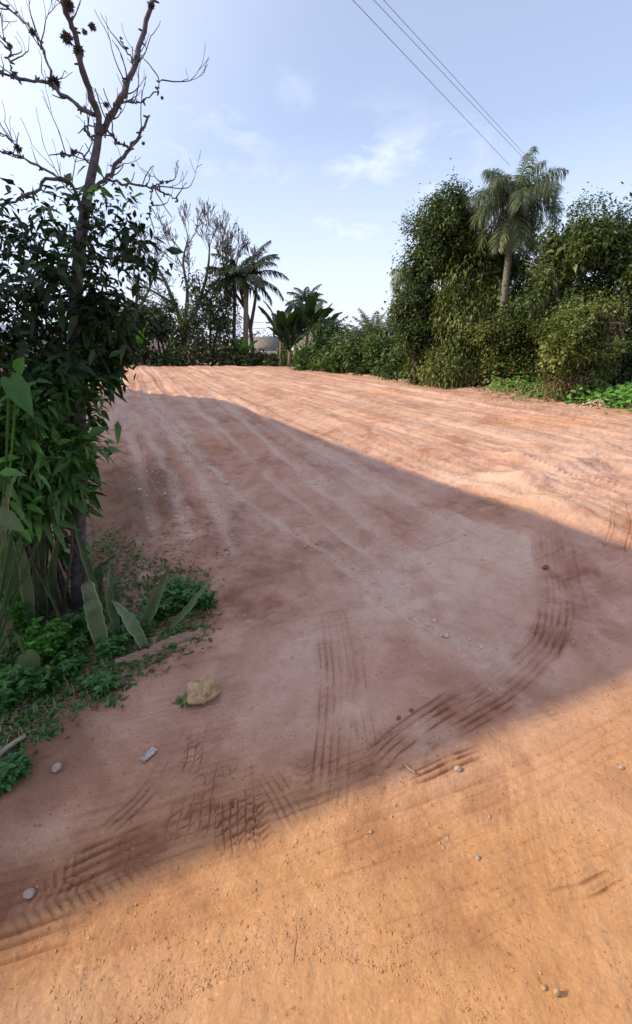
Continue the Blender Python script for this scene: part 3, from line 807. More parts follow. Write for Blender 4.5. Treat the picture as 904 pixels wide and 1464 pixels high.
SN = [
    ('snake plant with a broken off blunt sword leaf in front of the vine', [((150, 928), (134, 880), (122, 832), 34, 'blunt'), ((172, 905), (160, 860), (158, 808), 20, 'tip'), ((150, 885), (124, 800), (99, 722), 15, 'tip'), ((138, 850), (140, 815), (158, 795), 24, 'blunt')]),
    ('tall dark snake plant at the left border with broad upright leaves', [((30, 900), (14, 810), (2, 715), 34, 'tip'), ((62, 890), (60, 800), (68, 735), 28, 'tip'), ((10, 930), (-10, 830), (-12, 760), 34, 'tip'), ((48, 905), (40, 830), (30, 770), 26, 'tip')]),
    ('thin leaning snake plant between the border clump and the blunt leaf', [((97, 900), (70, 842), (24, 775), 16, 'tip'), ((85, 885), (78, 820), (88, 755), 22, 'tip'), ((5, 780), (8, 720), (20, 682), 12, 'tip')]),
    ('snake plant with pale leaves leaning right over the weeds', [((200, 905), (220, 858), (243, 806), 24, 'tip'), ((212, 930), (185, 885), (160, 858), 24, 'tip'), ((232, 905), (275, 862), (304, 826), 15, 'tip'), ((175, 900), (165, 862), (178, 838), 20, 'tip')]),
]
for lab, bl in SN:
    root = thing('snake_plant', gp(*bl[0][0]), lab, 'plant', 'snake plants in the bed')
    for b0, m0, t0, wpx, end in bl:
        p0 = gp(*b0) if b0[1] > 800 else at(b0[0], b0[1], 1.9)
        Y = p0[1]; p1 = at(*m0, Y + .02); p2 = at(*t0, Y + .05)
        P = curve_pts([p0 - (0, 0, .02), p1, p2], 16); s_ = np.linspace(0, 1, len(P))
        wd = .75 * wpx * scale_at(m0[0], m0[1], Y) * (np.minimum(1, .55 + s_ * 1.2)) * (np.clip((1 - s_) / .55, 0, 1) ** .7 if end == 'tip' else np.where(s_ > .97, .55, 1 - .25 * s_)) + .002
        lf = MB(); a_ = rng.uniform(-.7, .7)
        tw_ = np.linspace(a_, a_ + rng.uniform(-.8, .8), len(P)); P = P + rng.normal(0, .0022, P.shape)
        strip(lf, P, wd * (1 + .05 * rng.normal(size=len(P))), np.stack([np.cos(tw_), np.sin(tw_), 0 * tw_], 1), .24, None, .45)
        lf.A[-1] = np.tile([.98, .1, .98], len(P))
        lf.obj('leaf', M['snake'], root)

# weeds: separate small plants in the bed
WEEDS = [((262, 862), .13, .14, 'leaf_weed', 'lush low weed clump between the pale snake plant and the rock'), ((290, 868), .07, .10, 'leaf_weed', 'small weed at the right tip of the planted bed'),
         ((228, 880), .09, .10, 'leaf_weed', 'weed tuft at the foot of the pale leaning snake plant'), ((70, 935), .12, .16, 'leaf_bright', 'bright green small leaved bush in front of the border snake plants'),
         ((42, 900), .07, .22, 'leaf_bright', 'yellow green broad leaved seedling behind the bright bush'), ((125, 905), .08, .14, 'leaf_weed', 'weed growing beside the broken off sword leaf'),
         ((195, 905), .08, .08, 'leaf_weed', 'small weed just behind the dry palm sheath'), ((15, 1000), .10, .12, 'leaf_weed', 'weed clump on the left border above the grey stick'),
         ((160, 930), .07, .08, 'leaf_weed', 'sprig of weed at the left end of the dry palm sheath'), ((110, 925), .07, .07, 'leaf_weed', 'short weed right of the bright bush'),
         ((145, 985), .06, .05, 'leaf_weed', 'flat pale green weed at the edge of the bare dirt below the sheath'), ((20, 1105), .035, .05, 'leaf_weed', 'small grassy weed beside the grey stick'), ((2, 1125), .03, .035, 'leaf_weed', 'lowest small weed on the left border'),
         ((60, 985), .08, .08, 'leaf_vine', 'dark weed below the bright bush'), ((100, 960), .07, .07, 'leaf_vine', 'dark weed in the leaf litter right of the bright bush')]
for (px, py), R, Hh, mk, lab in WEEDS:
    p = gp(px, py)
    root = thing('weed', p, lab, 'weed', 'weeds in the bed')
    st = MB(); lf = MB(); ns = int(14 + R * 160)
    for i in range(ns):
        a_ = rng.uniform(0, 6.28); q = R * math.sqrt(rng.random())
        b0 = p + np.array((math.cos(a_) * q * .6, math.sin(a_) * q * .6, -.01)); top = p + np.array((math.cos(a_) * q, math.sin(a_) * q, Hh * (.45 + .6 * rng.random())))
        P = curve_pts([b0, (b0 + top) / 2 + rng.normal(0, .012, 3), top], 6); st.tube(P, .0022, 4)
        for j in range(2, len(P)):
            n = 3 if j < len(P) - 1 else 6
            an = rng.uniform(0, 6.28, n); d = np.stack([np.cos(an), np.sin(an), .2 + .3 * rng.random(n)], 1)
            leaves(lf, np.repeat(P[j:j + 1], n, 0), d, np.array((0, 0, 1.)) + rng.normal(0, .3, (n, 3)), .030 + .022 * rng.random(n), .018 + .008 * rng.random(n), np.clip(rng.normal(.5, .2, n), 0, 1), TPL8, .25)
    st.obj('stem', M['leaf_vine'], root); lf.obj('foliage', M[mk], root, False)

# mixed litter, grass blades and tiny seedlings along the bed edge
BED = [(0, 1130), (40, 1075), (110, 1020), (165, 995), (190, 960), (280, 915), (310, 880), (300, 830), (220, 800), (150, 760), (60, 860), (0, 950)]
def in_poly(x, y, P):
    c = False
    for i in range(len(P)):
        (x1, y1), (x2, y2) = P[i], P[i - 1]
        if (y1 > y) != (y2 > y) and x < (x2 - x1) * (y - y1) / (y2 - y1) + x1: c = not c
    return c
def scatter(P, n, soft=14):
    xs = [p[0] for p in P]; ys = [p[1] for p in P]; out = []
    while len(out) < n:
        x, y = random.uniform(min(xs), max(xs)), random.uniform(min(ys), max(ys))
        if in_poly(x + random.gauss(0, soft), y + random.gauss(0, soft), P): out.append(g0(x, y))
    out = np.array(out); return np.column_stack([out, ground(out[:, 0], out[:, 1])])
P = scatter(BED, 2600); n = len(P); mb = MB()
d = rdir(n); d[:, 2] = np.abs(d[:, 2]) * .25; nn = rdir(n) * .45 + (0, 0, 1)
leaves(mb, P + (0, 0, .006), d, nn, .012 + .028 * rng.random(n), .004 + .008 * rng.random(n), rng.random(n) * .7, TPL8, .1)
tag(mb.obj('leaf_litter', M['leaf_dry'], None, False), kind='stuff')
P = scatter(BED, 3600, 9); n = len(P); mb = MB()
d = rdir(n); d[:, 2] = np.abs(d[:, 2]) * .8 + .1; nn = rdir(n) * .6 + (0, 0, 1)
leaves(mb, P, d, nn, .025 + .05 * rng.random(n), .010 + .014 * rng.random(n), np.clip(rng.normal(.42, .22, n), 0, 1), TPL8, .35)
tag(mb.obj('ground_cover', M['leaf_weed'], None, False), kind='stuff')
P = scatter([(140, 700), (340, 720), (300, 840), (330, 900), (190, 800), (140, 780)], 420, 20); n = len(P); mb = MB()
d = rdir(n); d[:, 2] = np.abs(d[:, 2]) * .2; nn = rdir(n) * .3 + (0, 0, 1)
leaves(mb, P + (0, 0, .004), d, nn, .015 + .035 * rng.random(n), .006 + .010 * rng.random(n), rng.random(n), TPL8, .1)
tag(mb.obj('dry_leaf_litter', M['leaf_dry'], None, False), kind='stuff')

P = scatter(BED, 1300, 16); n = len(P); mb = MB()
d = rdir(n); d[:, 2] = np.abs(d[:, 2]) * .9 + .15
leaves(mb, P, d, rdir(n) + (0, 0, .5), .05 + .09 * rng.random(n), .0035, rng.random(n), TPL8, .5)
tag(mb.obj('dry_grass', M['leaf_dry'], None, False), kind='stuff')
# dry palm sheath lying at the edge of the bed
a0, a1, a2, a3 = gp(165, 950, .02), gp(215, 938, .03), gp(258, 918, .03), gp(305, 905, .015)
P = curve_pts([a0, a1, a2, a3], 24); s_ = np.linspace(0, 1, len(P))
mb = MB(); wd = .062 * np.sin(np.pi * np.clip(.08 + .88 * s_, 0, 1)) ** .6 * (1 + .12 * rng.normal(size=len(P)))
strip(mb, P, wd, np.array((-.35, .75, .55)), .22)
strip(mb, P - (0, 0, .004), wd * .98, np.array((-.35, .75, .55)), .22)
tag(mb.obj('palm_sheath', M['sheath']), 'long dry brown palm sheath lying along the edge of the weeds', 'dry leaf')
mb = MB(); P = curve_pts([gp(-15, 1098, .015), gp(10, 1075, .02), gp(38, 1058, .025)], 10); mb.tube(P, np.linspace(.012, .009, len(P)), 7)
tag(mb.obj('stick', M['twig']), 'grey stick lying in the weeds at the left border', 'stick')

# stones
def rock(name, p, sx, sy, sz, mat, label, cat='stone', group=None, rot=0.0, sub=3, rough=.28, seed=0, sink=.25):
    import bmesh
    bm = bmesh.new(); bmesh.ops.create_icosphere(bm, subdivisions=sub, radius=1)
    V = np.array([v.co[:] for v in bm.verts]); T = np.array([[v.index for v in f.verts] for f in bm.faces]); bm.free()
    r2 = np.random.default_rng(seed + 100)
    pl = unit(r2.normal(size=(11, 3))); dcut = .62 + .3 * r2.random(11)
    for q, dc in zip(pl, dcut):            # chop flat facets
        k_ = V @ q - dc; V = V - np.where(k_ > 0, k_, 0)[:, None] * q * .9
    V = V * (1 + rough * .5 * fbm(V[:, 0] * 2 + seed, V[:, 1] * 2 + V[:, 2] * 1.7, seed, 3))[:, None]
    V = V * (sx, sy, sz); c_, s__ = math.cos(rot), math.sin(rot)
    V = np.column_stack([V[:, 0] * c_ - V[:, 1] * s__, V[:, 0] * s__ + V[:, 1] * c_, V[:, 2] + sz * (1 - sink * 2)])
    mb = MB(); mb.add(V, T); o = mb.obj(name, mat, None, sub > 2); o.location = [float(q) for q in p]
    return tag(o, label, cat, group)
rock('rock', gp(293, 997), .088, .065, .068, M['stone'], 'blocky yellow sandstone rock sitting on the red dirt by a grass tuft', 'rock', None, .5, 5, .55, 3, .15)
rock('stone', gp(81, 1100), .022, .018, .020, M['stone_pale'], 'pale grey stone on bare orange dirt near the left border', 'stone', None, .9, 3, .3, 5)
rock('stone', gp(44, 1281), .020, .015, .012, M['stone_pale'], 'whitish stone in the muddy tyre marks at the lower left', 'stone', None, .2, 3, .3, 6)
rock('stone', gp(655, 1101), .018, .014, .013, M['stone_pale'], 'grey stone among dark tread grooves just at the edge of the near shadow', 'stone', None, .3, 3, .3, 8)
rock('stone', gp(683, 1227), .010, .009, .006, M['stone_pale'], 'round white pebble alone on the sunlit orange road', 'pebble', None, .3, 2, .2, 9)
rock('stone', gp(460, 1008), .010, .008, .007, M['stone_pale'], 'white pebble beside the straight tread lines in the shade', 'pebble', None, .3, 2, .2, 10)
rock('clod', gp(588, 1019), .012, .010, .009, M['stone_dark'], 'right one of two dark clods above the scraped patch', 'clod', None, .1, 2, .4, 11)
rock('clod', gp(570, 1028), .014, .010, .009, M['stone_dark'], 'left one of two dark clods above the scraped patch', 'clod', None, .7, 2, .4, 12)
rock('clod', gp(783, 799), .030, .024, .018, M['stone_dark'], 'dark clod lying inside the wide wheel rut at the right', 'clod', None, .7, 3, .4, 13)
rock('clod', gp(795, 1422), .011, .009, .013, M['stone'], 'upright orange clod on the sunlit road at the lower right', 'clod', None, .7, 2, .4, 14, .1)
rock('clod', gp(777, 1413), .009, .007, .006, M['stone'], 'smaller flat orange clod left of the upright one at the lower right', 'clod', None, .2, 2, .4, 15)
rock('stone', gp(888, 1098), .013, .010, .008, M['stone_pale'], 'pale stone at the right border on the sunlit road', 'stone', None, .4, 2, .3, 16)
for i, (px, py) in enumerate([(640, 1198), (628, 1205), (634, 1212), (612, 1178), (560, 1168), (530, 1190), (700, 1168), (848, 1145), (862, 1150), (590, 1240), (800, 1095), (410, 1235), (870, 1210)]):
    rock('pebble', gp(px, py), .004 + .005 * rng.random(), .004 + .003 * rng.random(), .004, M['stone'] if i % 2 else M['stone_pale'], 'tiny pebble pressed into the sunlit orange road', 'pebble', 'pebbles on the sunlit road', rng.random() * 3, 2, .5, 30 + i, .42)
for i, (px, py) in enumerate([(268, 762), (276, 755), (300, 742), (255, 735), (345, 690), (330, 822), (365, 850), (520, 862), (430, 905), (418, 940), (350, 880), (610, 760), (470, 690), (640, 742), (555, 795), (690, 800), (835, 915), (850, 912), (820, 918), (420, 1020), (700, 985), (330, 650), (390, 705), (440, 1055)]):
    rock('pebble', gp(px, py), .008 + .010 * rng.random(), .008 + .006 * rng.random(), .007, M['stone_pale'], 'small pale pebble on the shaded reddish soil', 'pebble', 'pebbles on the shaded soil', rng.random() * 3, 2, .5, 60 + i, .42)
# crumpled scraps and a bleached twig
mb = MB(); c = gp(213, 1082, .004); V = []
gx, gy = np.meshgrid(np.linspace(-.014, .014, 9), np.linspace(-.035, .035, 12)); zz = .004 + .010 * rng.random(gx.shape)
rt = .5; V = np.stack([c[0] + gx * math.cos(rt) + gy * math.sin(rt), c[1] - gx * math.sin(rt) + gy * math.cos(rt), c[2] + zz], -1).reshape(-1, 3)
mb.quads(V, [[i * 9 + j, i * 9 + j + 1, (i + 1) * 9 + j + 1, (i + 1) * 9 + j] for i in range(11) for j in range(8)])
tag(mb.obj('paper_scrap', M['paper'], None, False), 'crumpled pale scrap of paper on the dirt between stone and tread marks', 'litter')
mb = MB(); P = curve_pts([gp(577, 1092, .004), gp(584, 1101, .012), gp(594, 1106, .005)], 8); mb.tube(P, [.0035] * len(P), 6)
tag(mb.obj('twig', M['stone_pale']), 'short curved white twig on the shaded dirt by the near shadow edge', 'twig')
# grass tuft by the rock
root = thing('grass_tuft', gp(264, 1003), 'small green grass tuft at the left foot of the sandstone rock', 'grass tuft')
n = 70; mb = MB(); p = np.array(root.location); an = rng.uniform(0, 6.28, n)
P = p + np.stack([np.cos(an) * .02 * rng.random(n), np.sin(an) * .02 * rng.random(n), np.full(n, -.003)], 1)
leaves(mb, P, np.stack([np.cos(an), np.sin(an), .5 + rng.random(n)], 1), np.stack([-np.cos(an), -np.sin(an), np.ones(n)], 1), .03 + .05 * rng.random(n), .005, rng.random(n), TPL8, .5)
mb.obj('blades', M['leaf_bright'], root, False)

# loose soil crumbs along the wheel lines and over the ruts
OCT = np.array([[1, .2, 0], [-1, -.1, .05], [.1, 1, 0], [-.2, -1, .1], [.25, .1, .5], [0, 0, -.6]], float)
OT = np.array([[0, 2, 4], [2, 1, 4], [1, 3, 4], [3, 0, 4], [2, 0, 5], [1, 2, 5], [3, 1, 5], [0, 3, 5]])
def crumbs(P, size):
    n = len(P); V = OCT[None] * (1 + .4 * rng.normal(size=(n, 6, 1))) * size[:, None, None] * (.7 + .6 * rng.random((n, 1, 3)))
    a_ = rng.uniform(0, 6.28, n); c_, s__ = np.cos(a_)[:, None], np.sin(a_)[:, None]
    V = np.stack([V[..., 0] * c_ - V[..., 1] * s__, V[..., 0] * s__ + V[..., 1] * c_, V[..., 2]], -1) + P[:, None]
    mb = MB(); mb.add(V.reshape(-1, 3), (OT[None] + (np.arange(n) * 6)[:, None, None]).reshape(-1, 3), .5); return mb
out = []
for P, hw, st in PALE:
    seg = np.linalg.norm(np.diff(P, axis=0), axis=1); cum = np.concatenate([[0], np.cumsum(seg)]); Lt = cum[-1]
    n = int(Lt * 110 * st ** 1.5); t_ = rng.random(n) * Lt
    q = np.column_stack([np.interp(t_, cum, P[:, 0]), np.interp(t_, cum, P[:, 1])]) + rng.normal(0, hw * .6, (n, 2))
    out.append(q)
q = np.concatenate(out); P = np.column_stack([q, ground(q[:, 0], q[:, 1])]); tag(crumbs(P, .004 + .013 * rng.random(len(P)) ** 3 * (1 + .08 * P[:, 1])).obj('pale_gravel', M['crumb'], None, False), kind='stuff')
n = 30000; rr_ = .75 + 13 * rng.random(n) ** 1.9; aa_ = rng.uniform(-.8, .8, n); q = np.column_stack([rr_ * np.sin(aa_), rr_ * np.cos(aa_)])
keep = (fbm(q[:, 0] * 1.4, q[:, 1] * 1.4, 200, 4, .6) + .16 * rng.normal(size=n) > .10); q = q[keep]
P = np.column_stack([q, ground(q[:, 0], q[:, 1])]); m1 = mat_new('red_soil_crumb'); ok_ = np.hypot(q[:, 0], q[:, 1]) < 2.3 + .3 * rng.normal(size=len(q)); m1[2].inputs['Base Color'].default_value = (.40, .215, .12, 1); m1[2].inputs['Roughness'].default_value = .95
m2 = mat_new('orange_soil_crumb'); m2[2].inputs['Base Color'].default_value = (.43, .225, .105, 1); m2[2].inputs['Roughness'].default_value = .95
for Pk, mk in ((P[ok_], m2[0]), (P[~ok_], m1[0])):
    tag(crumbs(Pk, .0014 + .0060 * rng.random(len(Pk)) ** 4 * (.45 + .16 * Pk[:, 1])).obj('soil_crumbs', mk, None, False), kind='stuff')

# ================================================================== trees and shrubs round the lot
def lumpy(blobs, k=8):
    """boughs: smaller uneven masses over each big one"""
    out = []
    for x, y, z, a, b_, c in blobs:
        out.append((x, y, z, a * .64, b_ * .64, c * .64))
        for i in range(k):
            d = rdir(1)[0]; f = .24 + .26 * rng.random(); q = .70 + .48 * rng.random()
            out.append((x + d[0] * a * q, y + d[1] * b_ * q, z + d[2] * c * q, a * f * (.8 + .6 * rng.random()), b_ * f, c * f * (.7 + .6 * rng.random())))
    return out
def plant(name, label, cat, base, stems, blobs, mat, nclump, per, leaf, aspect=.5, csize=.4, group=None, trunk_mat='bark_dark', part='crown', **kw):
    """base (x,y,z); stems = list of (points, r0, r1); crown of leaf clumps"""
    root = thing(name, base, label, cat, group)
    if stems:
        mb = MB()
        for pts, r0, r1 in stems:
            P = curve_pts(pts, 14); mb.tube(P, np.linspace(r0, r1, len(P)), 7)
        if nclump > 500:                 # boughs and bare twigs that poke out of the leaves
            for i in range(40):
                x, y, z, a, b2, c = blobs[rng.integers(len(blobs))]; d = rdir(1)[0]; d[2] = abs(d[2]) * .8 + .1
                grow(mb, (x, y, z), d * (a, b2, c), np.linalg.norm(d * (a, b2, c)) * (.8 + .25 * rng.random()), .02, 1, .06, .6, .25, .4, 2, 3, None, .007, 4)
        mb.obj('trunk' if part == 'crown' else 'stem', M[trunk_mat], root)
    mb = MB(); crown(mb, lumpy(blobs), nclump, per, leaf, aspect, csize, **kw)
    mb.obj(part, M[mat], root, False)
    return root
def base_at(px, Y):
    a = ray(px, 520); x = a[0] * Y / a[1]; return np.array((x, Y, gz(x, Y)))
def stems_to(base, tops, r0=.12, r1=.03, wig=.25):
    out = []
    for tp_ in tops:
        tp_ = np.array(tp_); mid = base * .5 + tp_ * .5 + rng.normal(0, wig, 3)
        out.append(([base - (0, 0, .15), mid, tp_], r0, r1))
    return out
def fcol(*L): return [blob(*l) for l in L]

# --- right side, from the big tree at the frame edge to the hedge in the middle distance
Y = 15.5; b_ = base_at(905, Y)
B = fcol((816, 352, Y, 34, 30, 1.0), (860, 346, Y + .5, 44, 34, 1.3), (925, 348, Y + .5, 55, 48, 1.5), (790, 380, Y, 36, 42, 1.0), (850, 400, Y, 62, 50, 1.4), (930, 420, Y, 60, 70, 1.5), (800, 430, Y + .3, 34, 36, .9), (985, 380, Y + 1, 60, 90, 1.6))
plant('tree', 'big dense dark green tree rising above the bush at the right border', 'tree', b_, stems_to(b_, [x[:3] for x in B], .2, .05, .3), B, 'leaf_deep', 2000, 30, .105, .55, .30, None, 'bark', droop=.3, stretch=1.1, shoots=.16)

Y = 20.0; b_ = base_at(650, Y)
B = fcol((646, 306, Y, 34, 20, 1.0), (632, 335, Y, 34, 32, 1.1), (658, 322, Y + .5, 26, 30, 1.1), (606, 368, Y, 30, 36, .9), (655, 375, Y + .5, 44, 42, 1.2), (600, 395, Y + .3, 16, 22, .5), (690, 368, Y + .8, 26, 32, 1.0))
plant('tree', 'tall dark leafy tree with a narrow top left of the queen palm', 'tree', b_, stems_to(b_, [x[:3] for x in B], .16, .04, .3), B, 'leaf_deep', 1500, 30, .105, .55, .32, None, 'bark', droop=.3, stretch=1.2, shoots=.2)

Y = 19.0; b_ = base_at(690, Y)
B = fcol((690, 395, Y + .6, 36, 36, .9), (735, 395, Y + 1.2, 38, 46, .8), (770, 385, Y + 1.4, 26, 46, .8), (700, 420, Y + 1.2, 34, 40, .8), (672, 440, Y, 30, 46, .7), (705, 470, Y + .5, 40, 50, .8), (755, 440, Y + 1, 30, 46, .8), (650, 470, Y, 20, 60, .6))
plant('tree', 'vine draped tree with many thin bare stems behind the queen palm trunk', 'tree', b_, stems_to(b_, [tuple(at(x, y, Y)) for x, y in ((660, 400), (690, 390), (715, 400), (745, 390), (700, 430), (735, 430), (675, 420))], .09, .03, .35), B, 'leaf_olive', 700, 28, .12, .5, .34, None, 'bark', droop=.5, stretch=2.2, hang=.6)

Y = 19.6; b_ = base_at(598, Y)
B = fcol((600, 445, Y, 30, 30, .9), (590, 480, Y, 26, 34, .8), (622, 470, Y + .3, 26, 40, .8), (595, 425, Y, 16, 14, .5))
plant('tree', 'small rounded very dark tree left of the vine covered thicket', 'tree', b_, stems_to(b_, [x[:3] for x in B], .09, .03, .2), B, 'leaf_deep', 800, 26, .11, .55, .28, None, vbase=-.1)

Y = 18.4; b_ = base_at(650, Y)
B = fcol((640, 450, Y + .4, 16, 24, .5), (658, 490, Y, 26, 26, .8), (632, 520, Y, 22, 22, .6), (672, 455, Y + .3, 14, 22, .4), (690, 510, Y + .3, 30, 30, .7), (662, 525, Y - .2, 26, 18, .6))
plant('shrub', 'tall yellow green vine curtain hanging down left of the palm trunk', 'shrub', b_, stems_to(b_, [x[:3] for x in B], .05, .02, .2), B, 'leaf_olive', 760, 26, .10, .5, .3, None, part='foliage', droop=.5, stretch=1.8, hang=.7, vbase=.15)

Y = 17.6; b_ = base_at(735, Y)
B = fcol((708, 474, Y, 26, 26, .6), (735, 500, Y, 34, 38, .8), (760, 470, Y, 24, 34, .7), (715, 525, Y, 30, 22, .6), (770, 515, Y, 26, 28, .7), (785, 470, Y, 22, 36, .7))
plant('shrub', 'shrub with mid green rounded leaves below the queen palm', 'shrub', b_, stems_to(b_, [x[:3] for x in B], .05, .02, .2), B, 'leaf_olive', 680, 26, .105, .6, .3, None, part='foliage', vbase=-.05)

Y = 13.7; b_ = base_at(828, Y)
B = fcol((842, 462, Y, 36, 26, .8), (808, 492, Y - .1, 34, 32, .8), (852, 500, Y, 38, 32, .8), (788, 512, Y, 22, 24, .5), (832, 528, Y, 36, 18, .6), (868, 452, Y + .2, 16, 24, .4), (822, 448, Y + .2, 20, 18, .5))
plant('shrub', 'big rounded olive bush in front of the large tree at the right', 'shrub', b_, stems_to(b_, [x[:3] for x in B], .05, .02, .15), B, 'leaf_olive', 1000, 24, .088, .55, .22, None, part='foliage', vbase=.05, shoots=.2)
mb = MB(); crown(mb, fcol((868, 462, Y, 14, 22, .3), (815, 548, Y - .4, 34, 10, .3), (872, 480, Y, 8, 30, .25)), 90, 14, .10, .3, .22, droop=.5, hang=.8)
o = mb.obj('withered_foliage', M['leaf_dry'], bpy.data.objects[[x.name for x in COL.objects if x.name.startswith('shrub')][-1]], False); o['label'] = 'brown withered leaves'

Y = 14.8; b_ = base_at(900, Y)
B = fcol((900, 500, Y, 30, 44, .9), (950, 500, Y, 50, 60, 1.0), (880, 520, Y + .3, 24, 30, .6))
plant('shrub', 'dark shrub at the right border behind the bright nettles', 'shrub', b_, stems_to(b_, [x[:3] for x in B], .05, .02, .2), B, 'leaf_deep', 420, 22, .12, .6, .3, None, part='foliage', vbase=-.1)

HEDGE = [(442, 512, 30.5, 20, 18, 'leaf_mid', 'low rounded shrub at the left end of the far hedge by the banana plants'), (465, 500, 29.5, 24, 26, 'leaf_mid', 'rounded light green shrub second from the left end of the far hedge'),
         (500, 498, 27.8, 30, 30, 'leaf_mid', 'dense green shrub in the middle of the far hedge'), (535, 505, 26, 30, 32, 'leaf_deep', 'leafy shrub below the bush palm fronds in the far hedge'),
         (560, 500, 24.5, 26, 40, 'leaf_mid', 'taller dark shrub right of the bush palm'), (583, 515, 22.6, 24, 30, 'leaf_deep', 'broad leaved shrub in front of the small dark tree'),
         (612, 525, 20.4, 22, 24, 'leaf_olive', 'yellowish fern like shrub at the field edge below the dark tree')]
for px, py, Y, rx, ry, mk, lab in HEDGE:
    b_ = base_at(px, Y)
    B = fcol((px, py, Y, rx, ry, 1.1), (px - rx * .5, py + ry * .4, Y - .3, rx * .7, ry * .7, .8), (px + rx * .55, py + ry * .3, Y, rx * .7, ry * .75, .9), (px, py + ry * .7, Y - .4, rx, ry * .5, .8))
    plant('shrub', lab, 'shrub', b_, stems_to(b_, [x[:3] for x in B], .05, .02, .15), B, mk, 330, 20, .16, .5, .3, 'shrubs of the far hedge', part='foliage', vbase=.06 * rng.normal(), shoots=.2)

# leafy bright ground plants along the right edge
def leafy_patch(name, P, n, leaf, mat, hgt, soft=4):
    q = scatter(P, n, soft); d = rdir(n); d[:, 2] *= .3; nn = rdir(n) * .45 + (-.2, -.4, 1)
    q = q + np.column_stack([np.zeros(n), np.zeros(n), hgt * rng.random(n) * (.4 + .8 * (vnoise(q[:, 0] * 2, q[:, 1] * 2, 8) + .5))])
    mb = MB(); leaves(mb, q, d, nn, leaf * (.6 + .7 * rng.random(n)), leaf * .75, np.clip(rng.normal(.45, .2, n), 0, 1), TPL8, .25)
    return tag(mb.obj(name, M[mat], None, False), kind='stuff')
leafy_patch('ground_cover', [(790, 571), (830, 562), (870, 550), (960, 550), (960, 594), (900, 589), (850, 580)], 3000, .15, 'leaf_lime', .55)
leafy_patch('ground_cover', [(690, 556), (715, 548), (790, 555), (810, 574), (760, 566)], 1500, .14, 'leaf_lime', .5)
leafy_patch('ground_cover', [(560, 535), (640, 545), (645, 550), (600, 546), (560, 541)], 420, .2, 'leaf_mid', .5)
leafy_patch('dry_brush', [(670, 552), (700, 553), (770, 566), (830, 575), (800, 572), (720, 560)], 380, .11, 'leaf_dry', .5, 6)
# fallen branch, board, rubble
mb = MB()
P = curve_pts([gp(655, 553, .05), at(680, 543, 18.2), at(712, 532, 17.8), at(735, 533, 17.2), at(765, 532, 16.8)], 20); mb.tube(P, np.linspace(.055, .03, len(P)), 7)
P = curve_pts([at(700, 537, 17.9), at(730, 545, 17.0), at(760, 548, 16.4)], 12); mb.tube(P, np.linspace(.035, .015, len(P)), 6)
P = curve_pts([at(760, 560, 15.6), at(785, 552, 15.4), at(810, 560, 15)], 12); mb.tube(P, np.linspace(.03, .015, len(P)), 6)
tag(mb.obj('fallen_branch', M['twig']), 'long pale fallen branch lying at the foot of the right thicket', 'branch')
mb = MB(); c = gp(640, 550); mb.box((c[0] - .3, c[1] - .12, c[2] + .01), (c[0] + .3, c[1] + .12, c[2] + .07))
o = mb.obj('board', M['paper'], None, False); tag(o, 'short whitish board lying at the end of the fallen branch', 'board')
bv = o.modifiers.new('bevel', 'BEVEL'); bv.width = .01
c = gp(862, 579); n = 900; q = np.column_stack([rng.normal(c[0], .28, n), rng.normal(c[1], .16, n)])
hgt = .20 * np.exp(-((q[:, 0] - c[0]) / .36) ** 2 - ((q[:, 1] - c[1]) / .22) ** 2)
P = np.column_stack([q, ground(q[:, 0], q[:, 1]) + hgt * rng.random(n) ** .4])
tag(crumbs(P, .02 + .03 * rng.random(n) ** 2).obj('rubble_heap', M['crumb'], None, False), 'low heap of pale soil crumbs beside the bright nettles', 'soil heap')

# --- palms
def frond(mb, o, az, el, L, bend, ll, n, wid, plume=.35, var=.5, hang=.5, tilt=0):
    m = 14; P = [np.array(o, float)]; e = el
    h = np.array((math.cos(az), math.sin(az), 0))
    for i in range(m):
        P.append(P[-1] + (h * math.cos(e) + np.array((0, 0, math.sin(e)))) * L / m); e -= bend / m * (.5 + i / m)
    P = np.array(P); mb.tube(P, np.linspace(.045, .008, len(P)) * (L / 3), 5, var)
    tg = unit(np.gradient(P, axis=0)); t_ = np.linspace(.13, .99, n); idx = t_ * m
    C_ = np.stack([np.interp(idx, np.arange(m + 1), P[:, k]) for k in range(3)], 1); T_ = np.stack([np.interp(idx, np.arange(m + 1), tg[:, k]) for k in range(3)], 1)
    sd_ = np.array((-math.sin(az), math.cos(az), 0)); up_ = unit(np.cross(T_, sd_)); up_ = up_ * np.sign(up_[:, 2:3] + 1e-6)
    prof = np.sin(np.pi * np.clip(.18 + .78 * t_, 0, 1)) ** .7
    for s__ in (-1, 1):
        d = unit(T_ * .55 + sd_ * s__ * .8 + up_ * (rng.normal(0, plume, (n, 1)) + .1) + rng.normal(0, .08, (n, 3)))
        nn = up_ + rng.normal(0, .25, (n, 3))
        leaves(mb, C_, d, nn, ll * prof * (.8 + .35 * rng.random(n)), wid, np.clip(var + rng.normal(0, .13, n), 0, 1), TPL8, hang)
def palm(label, base, top, r0, r1, fr, trunk_mat, leaf_m, shaft=None, group=None):
    root = thing('palm_tree', base, label, 'palm tree', group)
    P = curve_pts([base - (0, 0, .1), base * .5 + top * .5, top], 22); mb = MB(); rr_ = np.linspace(r0, r1, len(P)) * (1 + .04 * np.sin(np.arange(len(P)) * 2.1)); mb.tube(P, rr_, 12); mb.obj('trunk', M[trunk_mat], root)
    if shaft:
        mb = MB(); mb.tube([top - (0, 0, .05), top + (0, 0, shaft * .5), top + (0, 0, shaft)], [r1 * 1.1, r1 * 1.25, r1 * .6], 10); mb.obj('crownshaft', M['palm'], root)
        top = top + (0, 0, shaft)
    for f in fr:
        mb = MB(); frond(mb, top, **f); mb.obj('frond', M[leaf_m], root, False)
    return root
